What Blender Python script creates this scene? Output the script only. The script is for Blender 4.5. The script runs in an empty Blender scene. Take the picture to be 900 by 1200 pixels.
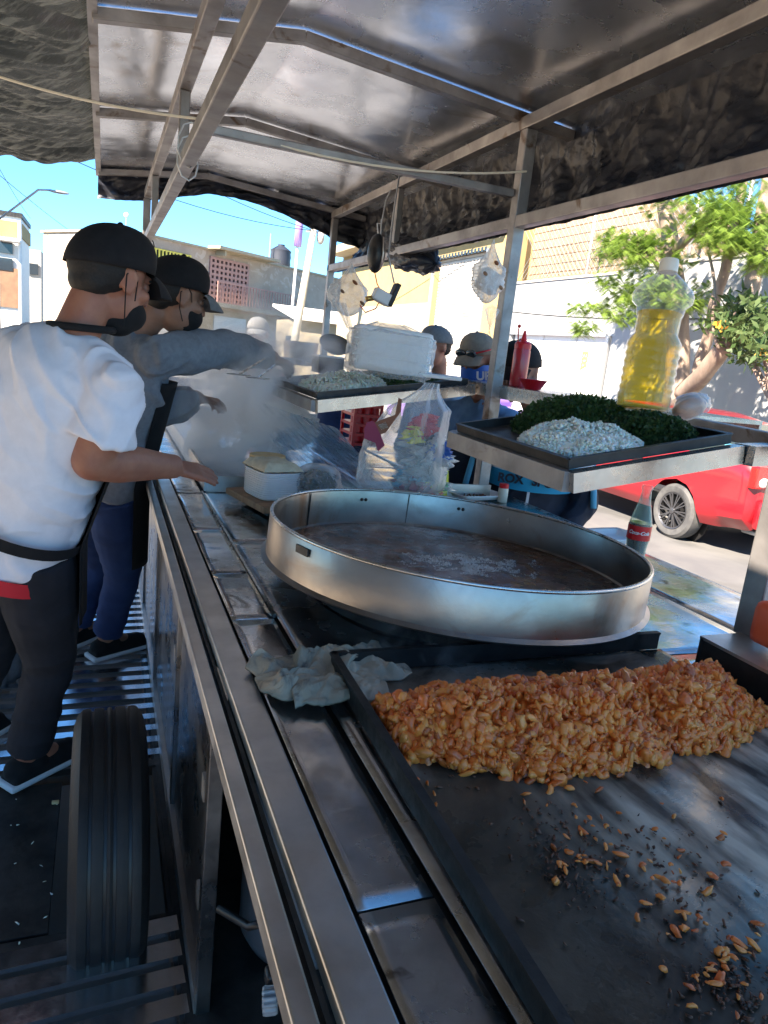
import bpy, bmesh, math, random
import numpy as np
from mathutils import Vector, Matrix, Euler, noise as mn
random.seed(7); rng = np.random.default_rng(7)
S = bpy.context.scene; COL = S.collection
R_ = math.radians
# ---------------------------------------------------------------- camera
def _rot(yaw, pitch, roll):
    cy, sy, cp, sp, cr, sr = math.cos(yaw), math.sin(yaw), math.cos(pitch), math.sin(pitch), math.cos(roll), math.sin(roll)
    f = Vector((sy*cp, cy*cp, -sp)); r = Vector((cy, -sy, 0)); u = r.cross(f)
    return r*cr+u*sr, -r*sr+u*cr, f
CR, CU, CF = _rot(R_(22.6), R_(12.65), R_(6.15))
EYE = Vector((0, 0, 1.68)); FPX = 820.0
cam_d = bpy.data.cameras.new('camera'); cam = bpy.data.objects.new('camera', cam_d); COL.objects.link(cam)
m = Matrix((CR, CU, -CF)).transposed().to_4x4(); m.translation = EYE
cam.matrix_world = m
cam_d.sensor_fit = 'VERTICAL'; cam_d.sensor_height = 36; cam_d.lens = 36*FPX/1200
cam_d.clip_start = .02; cam_d.clip_end = 2000
S.camera = cam
# ---------------------------------------------------------------- world, sun, exposure
SUN_DIR = Vector((.70, .42, -.74)).normalized()          # the way the light travels
el = math.asin(-SUN_DIR.z); az = math.atan2(-SUN_DIR.x, -SUN_DIR.y)
W = bpy.data.worlds.new('World'); S.world = W; W.use_nodes = True
nt = W.node_tree; bg = nt.nodes['Background']
sk = nt.nodes.new('ShaderNodeTexSky'); sk.sky_type = 'NISHITA'; sk.sun_disc = False
sk.sun_elevation = el; sk.sun_rotation = az; sk.air_density = 1.0; sk.dust_density = .3; sk.ozone_density = 3.5; sk.altitude = 2000
mxw = nt.nodes.new('ShaderNodeMix'); mxw.data_type = 'RGBA'; mxw.blend_type = 'MULTIPLY'; mxw.inputs[0].default_value = 1; mxw.inputs[7].default_value = (.38,.62,.70,1)
nt.links.new(sk.outputs[0], mxw.inputs[6]); nt.links.new(mxw.outputs[2], bg.inputs[0]); bg.inputs[1].default_value = .055
sd = bpy.data.lights.new('sun', 'SUN'); sd.energy = 2.7; sd.angle = R_(.5); sd.color = (1, .86, .70)
so = bpy.data.objects.new('sun', sd); COL.objects.link(so); so.rotation_euler = SUN_DIR.to_track_quat('-Z', 'Y').to_euler()
S.view_settings.view_transform = 'Standard'; S.view_settings.look = 'None'; S.view_settings.gamma = 1
S.view_settings.exposure = 3.4
S.render.engine = 'CYCLES'
S.cycles.max_bounces = 8; S.cycles.transparent_max_bounces = 12; S.cycles.volume_step_rate = 2.0; S.cycles.volume_bounces = 8; S.cycles.max_bounces = 10
# ---------------------------------------------------------------- placement helper: a photo direction meets a real plane
def at(x, y, X=None, Y=None, z=None, d=None):
    r = CR*((x-450)/FPX) + CU*(-(y-600)/FPX) + CF
    if z is not None: t = (z-EYE.z)/r.z
    elif X is not None: t = X/r.x
    elif Y is not None: t = Y/r.y
    else: t = d
    return EYE + r*t
# ---------------------------------------------------------------- mesh helpers
def V(*a): return Vector(a)
class MB:
    def __init__(s): s.v = []; s.f = []
    def add(s, vs, fs):
        n = len(s.v); s.v += [tuple(p) for p in vs]; s.f += [tuple(i+n for i in f) for f in fs]; return s
    def box(s, c, size, rot=None, bev=0):
        c = Vector(c); h = Vector(size)/2
        if bev:
            b = bev; vs = []; 
            bm = bmesh.new(); bmesh.ops.create_cube(bm, size=1)
            for v in bm.verts: v.co = Vector((v.co.x*size[0], v.co.y*size[1], v.co.z*size[2]))
            bmesh.ops.bevel(bm, geom=bm.edges[:], offset=b, segments=2, affect='EDGES', profile=.6)
            vs = [v.co.copy() for v in bm.verts]; bm.verts.index_update(); fs = [[v.index for v in f.verts] for f in bm.faces]; bm.free()
        else:
            vs = [Vector((x*h.x, y*h.y, z*h.z)) for x in (-1, 1) for y in (-1, 1) for z in (-1, 1)]
            fs = [(0,1,3,2),(4,6,7,5),(0,4,5,1),(2,3,7,6),(0,2,6,4),(1,5,7,3)]
        if rot is not None: vs = [rot @ p for p in vs]
        return s.add([p+c for p in vs], fs)
    def bar(s, a, b, w, h, up=(0,0,1), bev=0):
        a, b = Vector(a), Vector(b); d = b-a; L = d.length; y = d.normalized()
        up = Vector(up); x = y.cross(up)
        if x.length < 1e-4: x = y.cross(Vector((1,0,0)))
        x.normalize(); z = x.cross(y)
        return s.box((a+b)/2, (w, L, h), Matrix((x, y, z)).transposed(), bev)
    def tube(s, pts, r, n=10, cap=True, up=None, ry=None):
        pts = [Vector(p) for p in pts]; m_ = len(pts)
        rr = r if hasattr(r, '__len__') else [r]*m_
        r2 = rr if ry is None else (ry if hasattr(ry, '__len__') else [ry]*m_)
        vs = []; prev = Vector(up) if up else None
        for i, p in enumerate(pts):
            t = (pts[min(i+1, m_-1)]-pts[max(i-1, 0)]).normalized()
            if prev is None: prev = Vector((0,0,1)) if abs(t.z) < .9 else Vector((1,0,0))
            x = prev - t*prev.dot(t)
            if x.length < 1e-5: x = t.orthogonal()
            x.normalize(); y = t.cross(x)
            if up is None: prev = x
            for k in range(n):
                a = 2*math.pi*k/n; vs.append(p + x*math.cos(a)*rr[i] + y*math.sin(a)*r2[i])
        fs = [(i*n+k, i*n+(k+1)%n, (i+1)*n+(k+1)%n, (i+1)*n+k) for i in range(m_-1) for k in range(n)]
        if cap: fs += [tuple(range(n-1, -1, -1)), tuple((m_-1)*n+k for k in range(n))]
        return s.add(vs, fs)
    def lathe(s, prof, c=(0,0,0), n=32, rot=None, cap=False):
        c = Vector(c); vs = []
        for (r, z) in prof:
            for k in range(n):
                a = 2*math.pi*k/n; p = Vector((r*math.cos(a), r*math.sin(a), z))
                if rot is not None: p = rot @ p
                vs.append(p+c)
        m_ = len(prof)
        fs = [(i*n+k, i*n+(k+1)%n, (i+1)*n+(k+1)%n, (i+1)*n+k) for i in range(m_-1) for k in range(n)]
        if cap: fs += [tuple(range(n-1, -1, -1)), tuple((m_-1)*n+k for k in range(n))]
        return s.add(vs, fs)
    def ell(s, c, r, rot=None, n=16, m_=10):
        c = Vector(c); r = (r, r, r) if not hasattr(r, '__len__') else r
        vs = []; 
        for i in range(1, m_):
            th = math.pi*i/m_
            for k in range(n):
                a = 2*math.pi*k/n; vs.append(Vector((r[0]*math.sin(th)*math.cos(a), r[1]*math.sin(th)*math.sin(a), r[2]*math.cos(th))))
        vs += [Vector((0,0,r[2])), Vector((0,0,-r[2]))]; T = len(vs)-2
        fs = [(i*n+k, (i+1)*n+k, (i+1)*n+(k+1)%n, i*n+(k+1)%n) for i in range(m_-2) for k in range(n)]
        fs += [(T, k, (k+1)%n) for k in range(n)] + [(T+1, (m_-2)*n+(k+1)%n, (m_-2)*n+k) for k in range(n)]
        if rot is not None: vs = [rot @ p for p in vs]
        return s.add([p+c for p in vs], fs)
    def cap_(s, a, b, ra, rb, n=12):                     # capsule
        a, b = Vector(a), Vector(b); t = (b-a).normalized()
        P = [a-t*ra*.98, a-t*ra*.7, a, b, b+t*rb*.7, b+t*rb*.98]; Rr = [ra*.2, ra*.71, ra, rb, rb*.71, rb*.2]
        return s.tube(P, Rr, n)
    def grid(s, fn, nu, nv, thick=0):
        vs = [Vector(fn(i/nu, j/nv)) for j in range(nv+1) for i in range(nu+1)]
        q = lambda i, j: j*(nu+1)+i
        fs = [(q(i,j), q(i+1,j), q(i+1,j+1), q(i,j+1)) for j in range(nv) for i in range(nu)]
        if thick:
            n0 = len(vs); off = Vector(thick) if hasattr(thick, '__len__') else Vector((0,0,-thick))
            vs += [p+off for p in vs]; fs += [tuple(n0+k for k in reversed(f)) for f in fs]
            ed = [(q(i,0), q(i+1,0)) for i in range(nu)] + [(q(nu,j), q(nu,j+1)) for j in range(nv)] + [(q(i+1,nv), q(i,nv)) for i in range(nu)] + [(q(0,j+1), q(0,j)) for j in range(nv)]
            fs += [(b, a, a+n0, b+n0) for a, b in ed]
        return s.add(vs, fs)
    def build(s, name, mat, parent=None, smooth=False, label=None, kind=None, bevel=0, loc=None):
        me = bpy.data.meshes.new(name); me.from_pydata(s.v, [], s.f); me.materials.append(M[mat] if isinstance(mat, str) else mat)
        if smooth: me.shade_smooth() if smooth is True else me.set_sharp_from_angle(angle=R_(smooth)) or me.shade_smooth()
        if smooth and smooth is not True:
            me.shade_smooth(); me.set_sharp_from_angle(angle=R_(smooth))
        me.update()
        return link(name, me, parent, label, kind, bevel)
def world_loc(o):
    p = Vector((0,0,0))
    while o is not None: p += o.location; o = o.parent
    return p
def link(name, me, parent=None, label=None, kind=None, bevel=0):
    o = bpy.data.objects.new(name, me); COL.objects.link(o)
    if parent is not None:
        o.parent = parent; o.location = -world_loc(parent)
    if label: o['label'] = label
    if kind: o['kind'] = kind
    if bevel:
        b = o.modifiers.new('b', 'BEVEL'); b.width = bevel; b.segments = 2; b.limit_method = 'ANGLE'; b.angle_limit = R_(40)
    return o
def tag(o, label, cat, group=None, kind=None):
    o['label'] = label; o['category'] = cat
    if group: o['group'] = group
    if kind: o['kind'] = kind
    return o
def thing(name, label, cat, loc=(0,0,0), group=None):
    o = bpy.data.objects.new(name, None); COL.objects.link(o); o.location = loc; o.empty_display_size = .1
    return tag(o, label, cat, group)
def struct(o): o['kind'] = 'structure'; return o
def remeshed(mb, name, mat, voxel, smooth_it=4, parent=None, label=None, disp=None):
    me = bpy.data.meshes.new(name); me.from_pydata(mb.v, [], mb.f); me.validate()
    o = bpy.data.objects.new(name, me); COL.objects.link(o)
    r = o.modifiers.new('r', 'REMESH'); r.mode = 'VOXEL'; r.voxel_size = voxel; r.use_smooth_shade = True
    if smooth_it:
        sm = o.modifiers.new('s', 'SMOOTH'); sm.factor = .5; sm.iterations = smooth_it
    dg = bpy.context.evaluated_depsgraph_get(); dg.update()
    nm = bpy.data.meshes.new_from_object(o.evaluated_get(dg), depsgraph=dg)
    bpy.data.objects.remove(o); bpy.data.meshes.remove(me)
    nm.name = name; nm.materials.clear(); nm.materials.append(M[mat] if isinstance(mat, str) else mat)
    if disp: displace(nm, disp)
    nm.shade_smooth()
    return link(name, nm, parent, label)
def displace(me, fn):
    n = len(me.vertices); co = np.empty(n*3, 'f'); me.vertices.foreach_get('co', co); co = co.reshape(-1, 3)
    no = np.empty(n*3, 'f'); me.vertex_normals.foreach_get('vector', no); no = no.reshape(-1, 3)
    d = np.array([fn(Vector(p), Vector(q)) for p, q in zip(co, no)], 'f')
    me.vertices.foreach_set('co', (co + no*d[:, None]).ravel()); me.update()
def text_mesh(txt, size, origin, xdir, ydir, name, mat, parent, depth=.0008, shear=0, bend=None, bold=0, label=None):
    cu = bpy.data.curves.new('t', 'FONT'); cu.body = txt; cu.size = size; cu.extrude = depth; cu.shear = shear; cu.align_x = 'CENTER'; cu.align_y = 'CENTER'; cu.offset = bold
    o = bpy.data.objects.new('t', cu); COL.objects.link(o)
    dg = bpy.context.evaluated_depsgraph_get(); dg.update()
    me = bpy.data.meshes.new_from_object(o.evaluated_get(dg)); bpy.data.objects.remove(o)
    x = Vector(xdir).normalized(); y = Vector(ydir).normalized(); z = x.cross(y)
    for v in me.vertices:
        if bend:                                          # wrap round a vertical axis: bend = radius
            a = v.co.x/bend; v.co = Vector(origin) + x*math.sin(a)*(bend+v.co.z) + y*v.co.y + z*(math.cos(a)*(bend+v.co.z)-bend)
        else: v.co = Vector(origin) + x*v.co.x + y*v.co.y + z*v.co.z
    me.materials.clear(); me.materials.append(M[mat]); me.name = name
    return link(name, me, parent, label)
# ---------------------------------------------------------------- materials
M = {}
def mat(name, col, rough=.5, metal=0, col2=None, scale=5, bump=0, bscale=None, rough2=None, stretch=(1,1,1), contrast=(.35,.65), spec=None, trans=0, ior=1.45, alpha=1, detail=6, coat=0, sheen=0, sss=0, col3=None, scale3=2, c3=(.55,.6)):
    m_ = bpy.data.materials.new(name); m_.use_nodes = True; t = m_.node_tree; p = t.nodes['Principled BSDF']; L = t.links
    p.inputs['Roughness'].default_value = rough; p.inputs['Metallic'].default_value = metal
    p.inputs['Base Color'].default_value = (*col, 1); p.inputs['IOR'].default_value = ior
    p.inputs['Transmission Weight'].default_value = trans; p.inputs['Alpha'].default_value = alpha
    if spec is not None: p.inputs['Specular IOR Level'].default_value = spec
    if coat: p.inputs['Coat Weight'].default_value = coat; p.inputs['Coat Roughness'].default_value = .08
    if sheen: p.inputs['Sheen Weight'].default_value = sheen
    if sss: p.inputs['Subsurface Weight'].default_value = sss; p.inputs['Subsurface Radius'].default_value = (.01,.004,.002); p.inputs['Subsurface Scale'].default_value = 1
    tc = t.nodes.new('ShaderNodeTexCoord'); mp = t.nodes.new('ShaderNodeMapping'); mp.inputs['Scale'].default_value = stretch
    L.new(tc.outputs['Object'], mp.inputs[0])
    def ramp(nz, lo, hi, a, b):
        r = t.nodes.new('ShaderNodeValToRGB'); r.color_ramp.elements[0].position = lo; r.color_ramp.elements[1].position = hi
        r.color_ramp.elements[0].color = a; r.color_ramp.elements[1].color = b; L.new(nz, r.inputs[0]); return r.outputs[0]
    def nz(sc, det=detail, dist=.3):
        n = t.nodes.new('ShaderNodeTexNoise'); n.inputs['Scale'].default_value = sc; n.inputs['Detail'].default_value = det; n.inputs['Roughness'].default_value = .6; n.inputs['Distortion'].default_value = dist
        L.new(mp.outputs[0], n.inputs[0]); return n.outputs[0]
    if col2 is not None:
        c = ramp(nz(scale), contrast[0], contrast[1], (*col, 1), (*col2, 1))
        if col3 is not None:
            mx = t.nodes.new('ShaderNodeMix'); mx.data_type = 'RGBA'; L.new(ramp(nz(scale3, 8, 1.2), c3[0], c3[1], (0,0,0,1), (1,1,1,1)), mx.inputs[0]); L.new(c, mx.inputs[6]); mx.inputs[7].default_value = (*col3, 1); c = mx.outputs[2]
        L.new(c, p.inputs['Base Color'])
    if rough2 is not None:
        L.new(ramp(nz(scale*1.7), contrast[0], contrast[1], (rough,)*3+(1,), (rough2,)*3+(1,)), p.inputs['Roughness'])
    if bump:
        b = t.nodes.new('ShaderNodeBump'); b.inputs['Strength'].default_value = min(1, bump); b.inputs['Distance'].default_value = .01 if bscale is None else .6/bscale*.25
        L.new(nz(bscale or scale*3), b.inputs['Height']); L.new(b.outputs[0], p.inputs['Normal'])
    M[name] = m_; return m_
mat('steel', (.60,.58,.56), .32, 1, (.44,.42,.40), 9, .12, 60, .5, contrast=(.3,.7))
mat('steel_frame', (.40,.38,.37), .42, .8, (.24,.225,.22), 7, .15, 90, .58, col3=(.16,.11,.08), scale3=5, c3=(.6,.68))
mat('steel_bright', (.58,.57,.55), .22, 1, (.45,.44,.42), 12, .08, 40, .34)
mat('counter_steel', (.56,.56,.57), .12, .95, (.24,.225,.21), 4, .1, 25, .42, contrast=(.42,.7), col3=(.10,.09,.08), scale3=9, c3=(.60,.68))
mat('roof_steel', (.86,.89,.94), .17, .9, (.70,.73,.78), 3, .05, 12, .32, col3=(.40,.33,.27), scale3=4, c3=(.6,.85))
mat('cabinet_steel', (.30,.30,.31), .22, 1, (.18,.17,.17), 5, .1, 20, .4)
mat('dark_steel', (.035,.034,.033), .45, .6, (.08,.075,.07), 9, .3, 40, .6)
mat('slat_steel', (.80,.82,.86), .14, 1, (.70,.72,.75), 18, .04, 50, .25)
mat('pan_steel', (.40,.38,.36), .27, 1, (.26,.235,.215), 6, .1, 30, .42, contrast=(.3,.75), col3=(.25,.15,.09), scale3=3.5, c3=(.55,.72))
mat('pan_floor', (.06,.02,.008), .42, 0, (.17,.06,.022), 14, .5, 60, .16, spec=.3)
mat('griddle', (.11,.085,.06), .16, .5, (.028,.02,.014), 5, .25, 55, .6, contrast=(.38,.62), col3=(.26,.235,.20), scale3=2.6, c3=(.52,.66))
mat('griddle_rim', (.012,.012,.012), .35, .3, (.03,.028,.026), 20, .3, 60, .6)
mat('rubber', (.005,.005,.006), .6, 0, (.012,.012,.012), 20, .4, 120)
mat('black_plastic', (.012,.012,.013), .4)
mat('black_tarp', (.018,.020,.028), .24, 0, (.035,.038,.05), 6, .8, 14, .4)
mat('grey_tarp', (.018,.02,.024), .22, 0, (.42,.44,.40), 6, .8, 60, .4, stretch=(1.4,5,1), contrast=(.49,.60))  # pale streaks: worn creases, with crease highlights put into the colour
mat('asphalt', (.10,.10,.105), .9, 0, (.14,.138,.135), 1.2, .5, 80, col3=(.07,.07,.07), scale3=.6, c3=(.5,.7))
mat('sand_wall', (.30,.215,.145), .95, 0, (.25,.18,.12), 1.5, .4, 20)
mat('bounce_ground', (.46,.37,.26), .95, 0, (.38,.31,.22), 2, .4, 40)
mat('concrete', (.36,.35,.33), .9, 0, (.28,.27,.25), 3, .4, 60)
mat('white_wall', (.34,.35,.355), .9, 0, (.28,.29,.295), 1.2, .25, 30)
mat('beige_wall', (.37,.27,.125), .9, 0, (.31,.23,.11), 2, .25, 30)
mat('beige_light', (.38,.33,.24), .9, 0, (.32,.28,.20), 2, .25, 30)
mat('pink_wall', (.45,.36,.28), .95, 0, (.37,.29,.225), 1.0, .6, 9, col3=(.48,.40,.33), scale3=1.5)
mat('pale_wall', (.45,.43,.40), .9, 0, (.38,.37,.34), 1, .3, 20)
mat('orange_wall', (.27,.165,.10), .9, 0, (.21,.125,.08), 2, .2, 20)
mat('yellow_grille', (.72,.6,.1), .5)
mat('red_grille', (.38,.22,.19), .6)
mat('dark_glass', (.03,.04,.05), .08, 0, spec=.8)
mat('white_paint', (.74,.73,.7), .6, 0, (.66,.65,.62), 3, .1, 20)
mat('door_slat', (.36,.35,.33), .5, 0, (.52,.5,.46), 2, .1, 20)
mat('galvanised', (.5,.51,.52), .5, .7)
mat('dark_tank', (.03,.035,.05), .5)
mat('cable', (.02,.02,.02), .7)
mat('pole_concrete', (.48,.46,.38), .9, 0, (.4,.38,.32), 4, .3, 30)
mat('bark', (.30,.23,.18), .9, 0, (.19,.14,.11), 8, .8, 25, stretch=(1,1,.3))
def leafmat(name, c1, c2, c3):
    m_ = mat(name, c1, .5, 0, c2, 2.5, col3=c3, scale3=9, c3=(.5,.6)); p = m_.node_tree.nodes['Principled BSDF']
    t = m_.node_tree; tr = t.nodes.new('ShaderNodeBsdfTranslucent'); mx = t.nodes.new('ShaderNodeMixShader'); mx.inputs[0].default_value = .45
    src = p.inputs['Base Color'].links[0].from_socket; t.links.new(src, tr.inputs[0])
    out = t.nodes['Material Output']; t.links.new(p.outputs[0], mx.inputs[1]); t.links.new(tr.outputs[0], mx.inputs[2]); t.links.new(mx.outputs[0], out.inputs[0])
leafmat('leaf_fern', (.15,.24,.04), (.22,.33,.05), (.08,.15,.03))
leafmat('leaf_dark', (.05,.10,.03), (.09,.15,.045), (.12,.17,.06))
leafmat('herb', (.028,.06,.018), (.06,.11,.03), (.015,.032,.012))
mat('blossom', (.75,.4,.05), .6)
mat('onion', (.88,.86,.76), .35, 0, (.82,.82,.68), 40, sss=.3)
mat('meat', (.90,.25,.035), .40, 0, (.66,.13,.02), 30, .4, 180, .5, col3=(.88,.30,.07), scale3=55, c3=(.55,.66), coat=.35)
mat('char', (.05,.02,.012), .5, 0, (.2,.07,.03), 60, .4, 150)
mat('fat', (.72,.70,.68), .5, 0, (.2,.14,.1), 50, .5, 200)
mat('skin', (.36,.155,.095), .5, 0, (.28,.11,.07), 20, .15, 200, sss=.12)
mat('skin_dark', (.30,.155,.10), .5, 0, (.25,.12,.075), 20, .15, 200, sss=.12)
mat('hair', (.006,.005,.005), .7, 0, (.018,.014,.011), 200, .6, 300)
mat('tshirt', (.74,.73,.78), .9, 0, (.69,.68,.73), 30, .15, 250)
mat('grey_sweat', (.22,.235,.26), .95, 0, (.18,.19,.215), 60, .3, 300)
mat('black_cloth', (.005,.005,.006), .9, 0, (.009,.009,.010), 30, .3, 250)
mat('cap_cloth', (.004,.004,.006), .9, 0, (.008,.008,.010), 50, .3, 350)
mat('grey_cap', (.16,.165,.17), .85, 0, (.13,.13,.135), 60, .3, 300)
mat('tan_cap', (.27,.22,.17), .85, 0, (.22,.18,.14), 60, .3, 300)
mat('cap_light', (.62,.63,.66), .85)
mat('black_jeans', (.008,.009,.014), .9, 0, (.016,.017,.024), 12, .3, 200)
mat('blue_jeans', (.012,.03,.10), .9, 0, (.022,.05,.15), 10, .3, 200)
mat('red_cloth', (.55,.02,.03), .8)
mat('light_blue', (.12,.42,.62), .7)
mat('denim_light', (.25,.36,.5), .85, 0, (.16,.24,.38), 12, .3, 200)
mat('teal_band', (.02,.30,.50), .7)
mat('navy_cloth', (.012,.014,.025), .8, 0, (.02,.023,.04), 20, .2, 200)
mat('white_cloth', (.75,.76,.8), .8)
mat('sack', (.2,.22,.24), .9, 0, (.14,.15,.17), 12, .5, 60)
mat('foam', (.80,.80,.79), .6, 0, (.76,.76,.76), 40, .1, 300, sss=.1)
mat('rag', (.40,.33,.24), .95, 0, (.26,.21,.15), 14, .8, 220, col3=(.12,.10,.08), scale3=12, c3=(.58,.7))
mat('wood', (.33,.18,.09), .6, 0, (.2,.1,.05), 8, .3, 60, stretch=(1,6,1))
mat('tortilla', (.72,.56,.30), .8, 0, (.62,.45,.22), 25, .2, 120)
mat('cloth_beige', (.62,.55,.40), .9, 0, (.5,.43,.3), 30, .4, 200)
mat('red_plastic', (.62,.012,.02), .3, 0, sss=.1)
mat('orange_plastic', (.75,.10,.03), .4)
mat('sauce', (.25,.01,.01), .3)
mat('coke_red', (.6,.01,.015), .35)
mat('cola', (.05,.006,.003), .05, spec=.8)
mat('amber_cola', (.35,.02,.01), .05, 0, spec=.8)
mat('yellow_plastic', (.8,.72,.05), .35)
mat('green_plastic', (.04,.4,.1), .3)
mat('cream', (.75,.70,.58), .4)
mat('bread', (.55,.33,.22), .6, 0, (.42,.22,.14), 20, .3, 80, coat=.6)
mat('maroon', (.25,.02,.06), .5)
mat('print_blue', (.03,.12,.45), .5)
mat('print_brown', (.22,.08,.03), .5)
mat('brass', (.5,.34,.12), .35, 1)
mat('gas_grey', (.09,.10,.115), .5, 0, (.12,.13,.15), 6, .1, 20)
mat('car_red', (.26,.006,.012), .3, 0, (.23,.006,.012), 3, coat=.8, rough2=.4, col3=(.42,.25,.2), scale3=1.6, c3=(.72,.9))
mat('car_black', (.01,.01,.011), .5)
mat('car_glass', (.03,.04,.035), .05, 0, spec=.9)
mat('lens_red', (.5,.005,.005), .1, coat=1)
mat('lens_white', (.7,.68,.62), .2, coat=1)
mat('rim_grey', (.13,.13,.14), .35, .8)
mat('tyre_grey', (.05,.05,.053), .8, 0, (.09,.09,.09), 8, .3, 60)
mat('purple_paint', (.3,.2,.5), .35, coat=.5)
mat('knob_plastic', (.55,.6,.65), .12, 0, trans=.6)
mat('white_metal', (.7,.7,.7), .4)
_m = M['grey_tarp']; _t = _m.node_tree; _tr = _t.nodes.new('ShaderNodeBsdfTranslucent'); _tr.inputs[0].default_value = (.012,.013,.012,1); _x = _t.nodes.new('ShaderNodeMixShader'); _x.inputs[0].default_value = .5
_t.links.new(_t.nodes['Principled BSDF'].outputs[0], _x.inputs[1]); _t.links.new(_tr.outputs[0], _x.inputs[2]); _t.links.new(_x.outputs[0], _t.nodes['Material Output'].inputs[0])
def glassy(name, col, tint, rough=.05, fac=.2, bump=0, bsc=30):
    m_ = bpy.data.materials.new(name); m_.use_nodes = True; t = m_.node_tree; t.nodes.remove(t.nodes['Principled BSDF'])
    a = t.nodes.new('ShaderNodeBsdfTransparent'); a.inputs[0].default_value = (*tint, 1)
    g = t.nodes.new('ShaderNodeBsdfPrincipled'); g.inputs['Base Color'].default_value = (*col, 1); g.inputs['Roughness'].default_value = rough; g.inputs['Specular IOR Level'].default_value = 1
    mx = t.nodes.new('ShaderNodeMixShader'); fr = t.nodes.new('ShaderNodeLayerWeight'); fr.inputs[0].default_value = .35
    mr = t.nodes.new('ShaderNodeMapRange'); mr.inputs[3].default_value = fac; mr.inputs[4].default_value = min(1, fac+.6)
    t.links.new(fr.outputs['Facing'], mr.inputs[0]); t.links.new(mr.outputs[0], mx.inputs[0])
    t.links.new(a.outputs[0], mx.inputs[1]); t.links.new(g.outputs[0], mx.inputs[2]); t.links.new(mx.outputs[0], t.nodes['Material Output'].inputs[0])
    if bump:
        n = t.nodes.new('ShaderNodeTexNoise'); n.inputs['Scale'].default_value = bsc; n.inputs['Detail'].default_value = 3; n.inputs['Distortion'].default_value = 2
        b = t.nodes.new('ShaderNodeBump'); b.inputs['Strength'].default_value = bump; b.inputs['Distance'].default_value = .02
        tc = t.nodes.new('ShaderNodeTexCoord'); t.links.new(tc.outputs['Object'], n.inputs[0]); t.links.new(n.outputs[0], b.inputs['Height'])
        t.links.new(b.outputs[0], g.inputs['Normal']); t.links.new(b.outputs[0], fr.inputs['Normal'])
    M[name] = m_
glassy('clear_plastic', (.75,.78,.8), (.97,.98,.98), .06, .05)
glassy('bag_plastic', (.78,.79,.8), (.97,.97,.97), .15, .2, .35, 18)
glassy('white_bag', (.8,.8,.8), (.95,.95,.95), .4, .5, .6, 25)
glassy('film_plastic', (.5,.6,.72), (.9,.93,.96), .12, .35, .6, 18)
glassy('bottle_glass', (.6,.75,.65), (.88,.96,.91), .03, .14)
glassy('oil', (.80,.60,.0), (.93,.78,.0), .05, .16)
glassy('red_clear', (.65,.02,.03), (.9,.1,.1), .25, .75)
glassy('green_glass', (.03,.4,.12), (.2,.8,.3), .1, .6)

# reflected glare on the griddle, painted into its colour as a streaked silver patch
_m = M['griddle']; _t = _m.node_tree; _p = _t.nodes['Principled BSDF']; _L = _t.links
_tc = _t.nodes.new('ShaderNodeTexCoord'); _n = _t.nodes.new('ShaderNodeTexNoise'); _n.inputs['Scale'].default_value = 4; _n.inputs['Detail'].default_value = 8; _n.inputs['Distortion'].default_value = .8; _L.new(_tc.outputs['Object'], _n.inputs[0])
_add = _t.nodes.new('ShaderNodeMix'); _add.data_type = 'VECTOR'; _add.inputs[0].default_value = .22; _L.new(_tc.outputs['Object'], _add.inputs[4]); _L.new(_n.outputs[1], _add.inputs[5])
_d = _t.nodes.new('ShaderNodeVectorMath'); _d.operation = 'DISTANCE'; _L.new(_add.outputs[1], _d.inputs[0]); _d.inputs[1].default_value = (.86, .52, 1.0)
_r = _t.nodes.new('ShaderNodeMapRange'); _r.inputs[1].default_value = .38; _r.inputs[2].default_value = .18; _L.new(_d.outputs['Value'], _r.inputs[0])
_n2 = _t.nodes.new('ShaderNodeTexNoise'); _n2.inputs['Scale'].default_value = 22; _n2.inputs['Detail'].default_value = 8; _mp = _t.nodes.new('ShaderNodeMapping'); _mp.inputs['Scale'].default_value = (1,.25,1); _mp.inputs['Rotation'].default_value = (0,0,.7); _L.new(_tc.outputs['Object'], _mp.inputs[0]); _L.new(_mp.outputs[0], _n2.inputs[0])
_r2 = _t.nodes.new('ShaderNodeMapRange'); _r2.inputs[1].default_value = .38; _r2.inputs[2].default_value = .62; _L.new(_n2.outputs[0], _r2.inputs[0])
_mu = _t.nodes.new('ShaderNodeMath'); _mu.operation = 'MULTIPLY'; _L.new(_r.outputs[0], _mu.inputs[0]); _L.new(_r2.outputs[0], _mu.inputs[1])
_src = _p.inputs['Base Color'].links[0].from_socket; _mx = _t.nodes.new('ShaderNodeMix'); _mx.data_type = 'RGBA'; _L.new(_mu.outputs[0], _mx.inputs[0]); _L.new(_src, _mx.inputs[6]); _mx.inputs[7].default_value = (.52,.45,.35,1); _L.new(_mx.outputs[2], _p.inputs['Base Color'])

def island(name, cols):
    m_ = M[name]; t = m_.node_tree; p = t.nodes['Principled BSDF']; g = t.nodes.new('ShaderNodeNewGeometry'); r = t.nodes.new('ShaderNodeValToRGB')
    e = r.color_ramp.elements
    while len(e) < len(cols): e.new(.5)
    for i, c in enumerate(cols): e[i].position = i/(len(cols)-1); e[i].color = (*c, 1)
    t.links.new(g.outputs['Random Per Island'], r.inputs[0])
    mx = t.nodes.new('ShaderNodeMix'); mx.data_type = 'RGBA'; mx.inputs[0].default_value = .62; src = p.inputs['Base Color'].links[0].from_socket
    t.links.new(src, mx.inputs[6]); t.links.new(r.outputs[0], mx.inputs[7]); t.links.new(mx.outputs[2], p.inputs['Base Color'])
island('meat', [(.18,.025,.008), (.66,.09,.012), (.90,.21,.025), (.92,.28,.04), (.90,.33,.07), (.80,.16,.02)])
M['meat_bits'] = M['meat'].copy() if False else M['meat']
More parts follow.
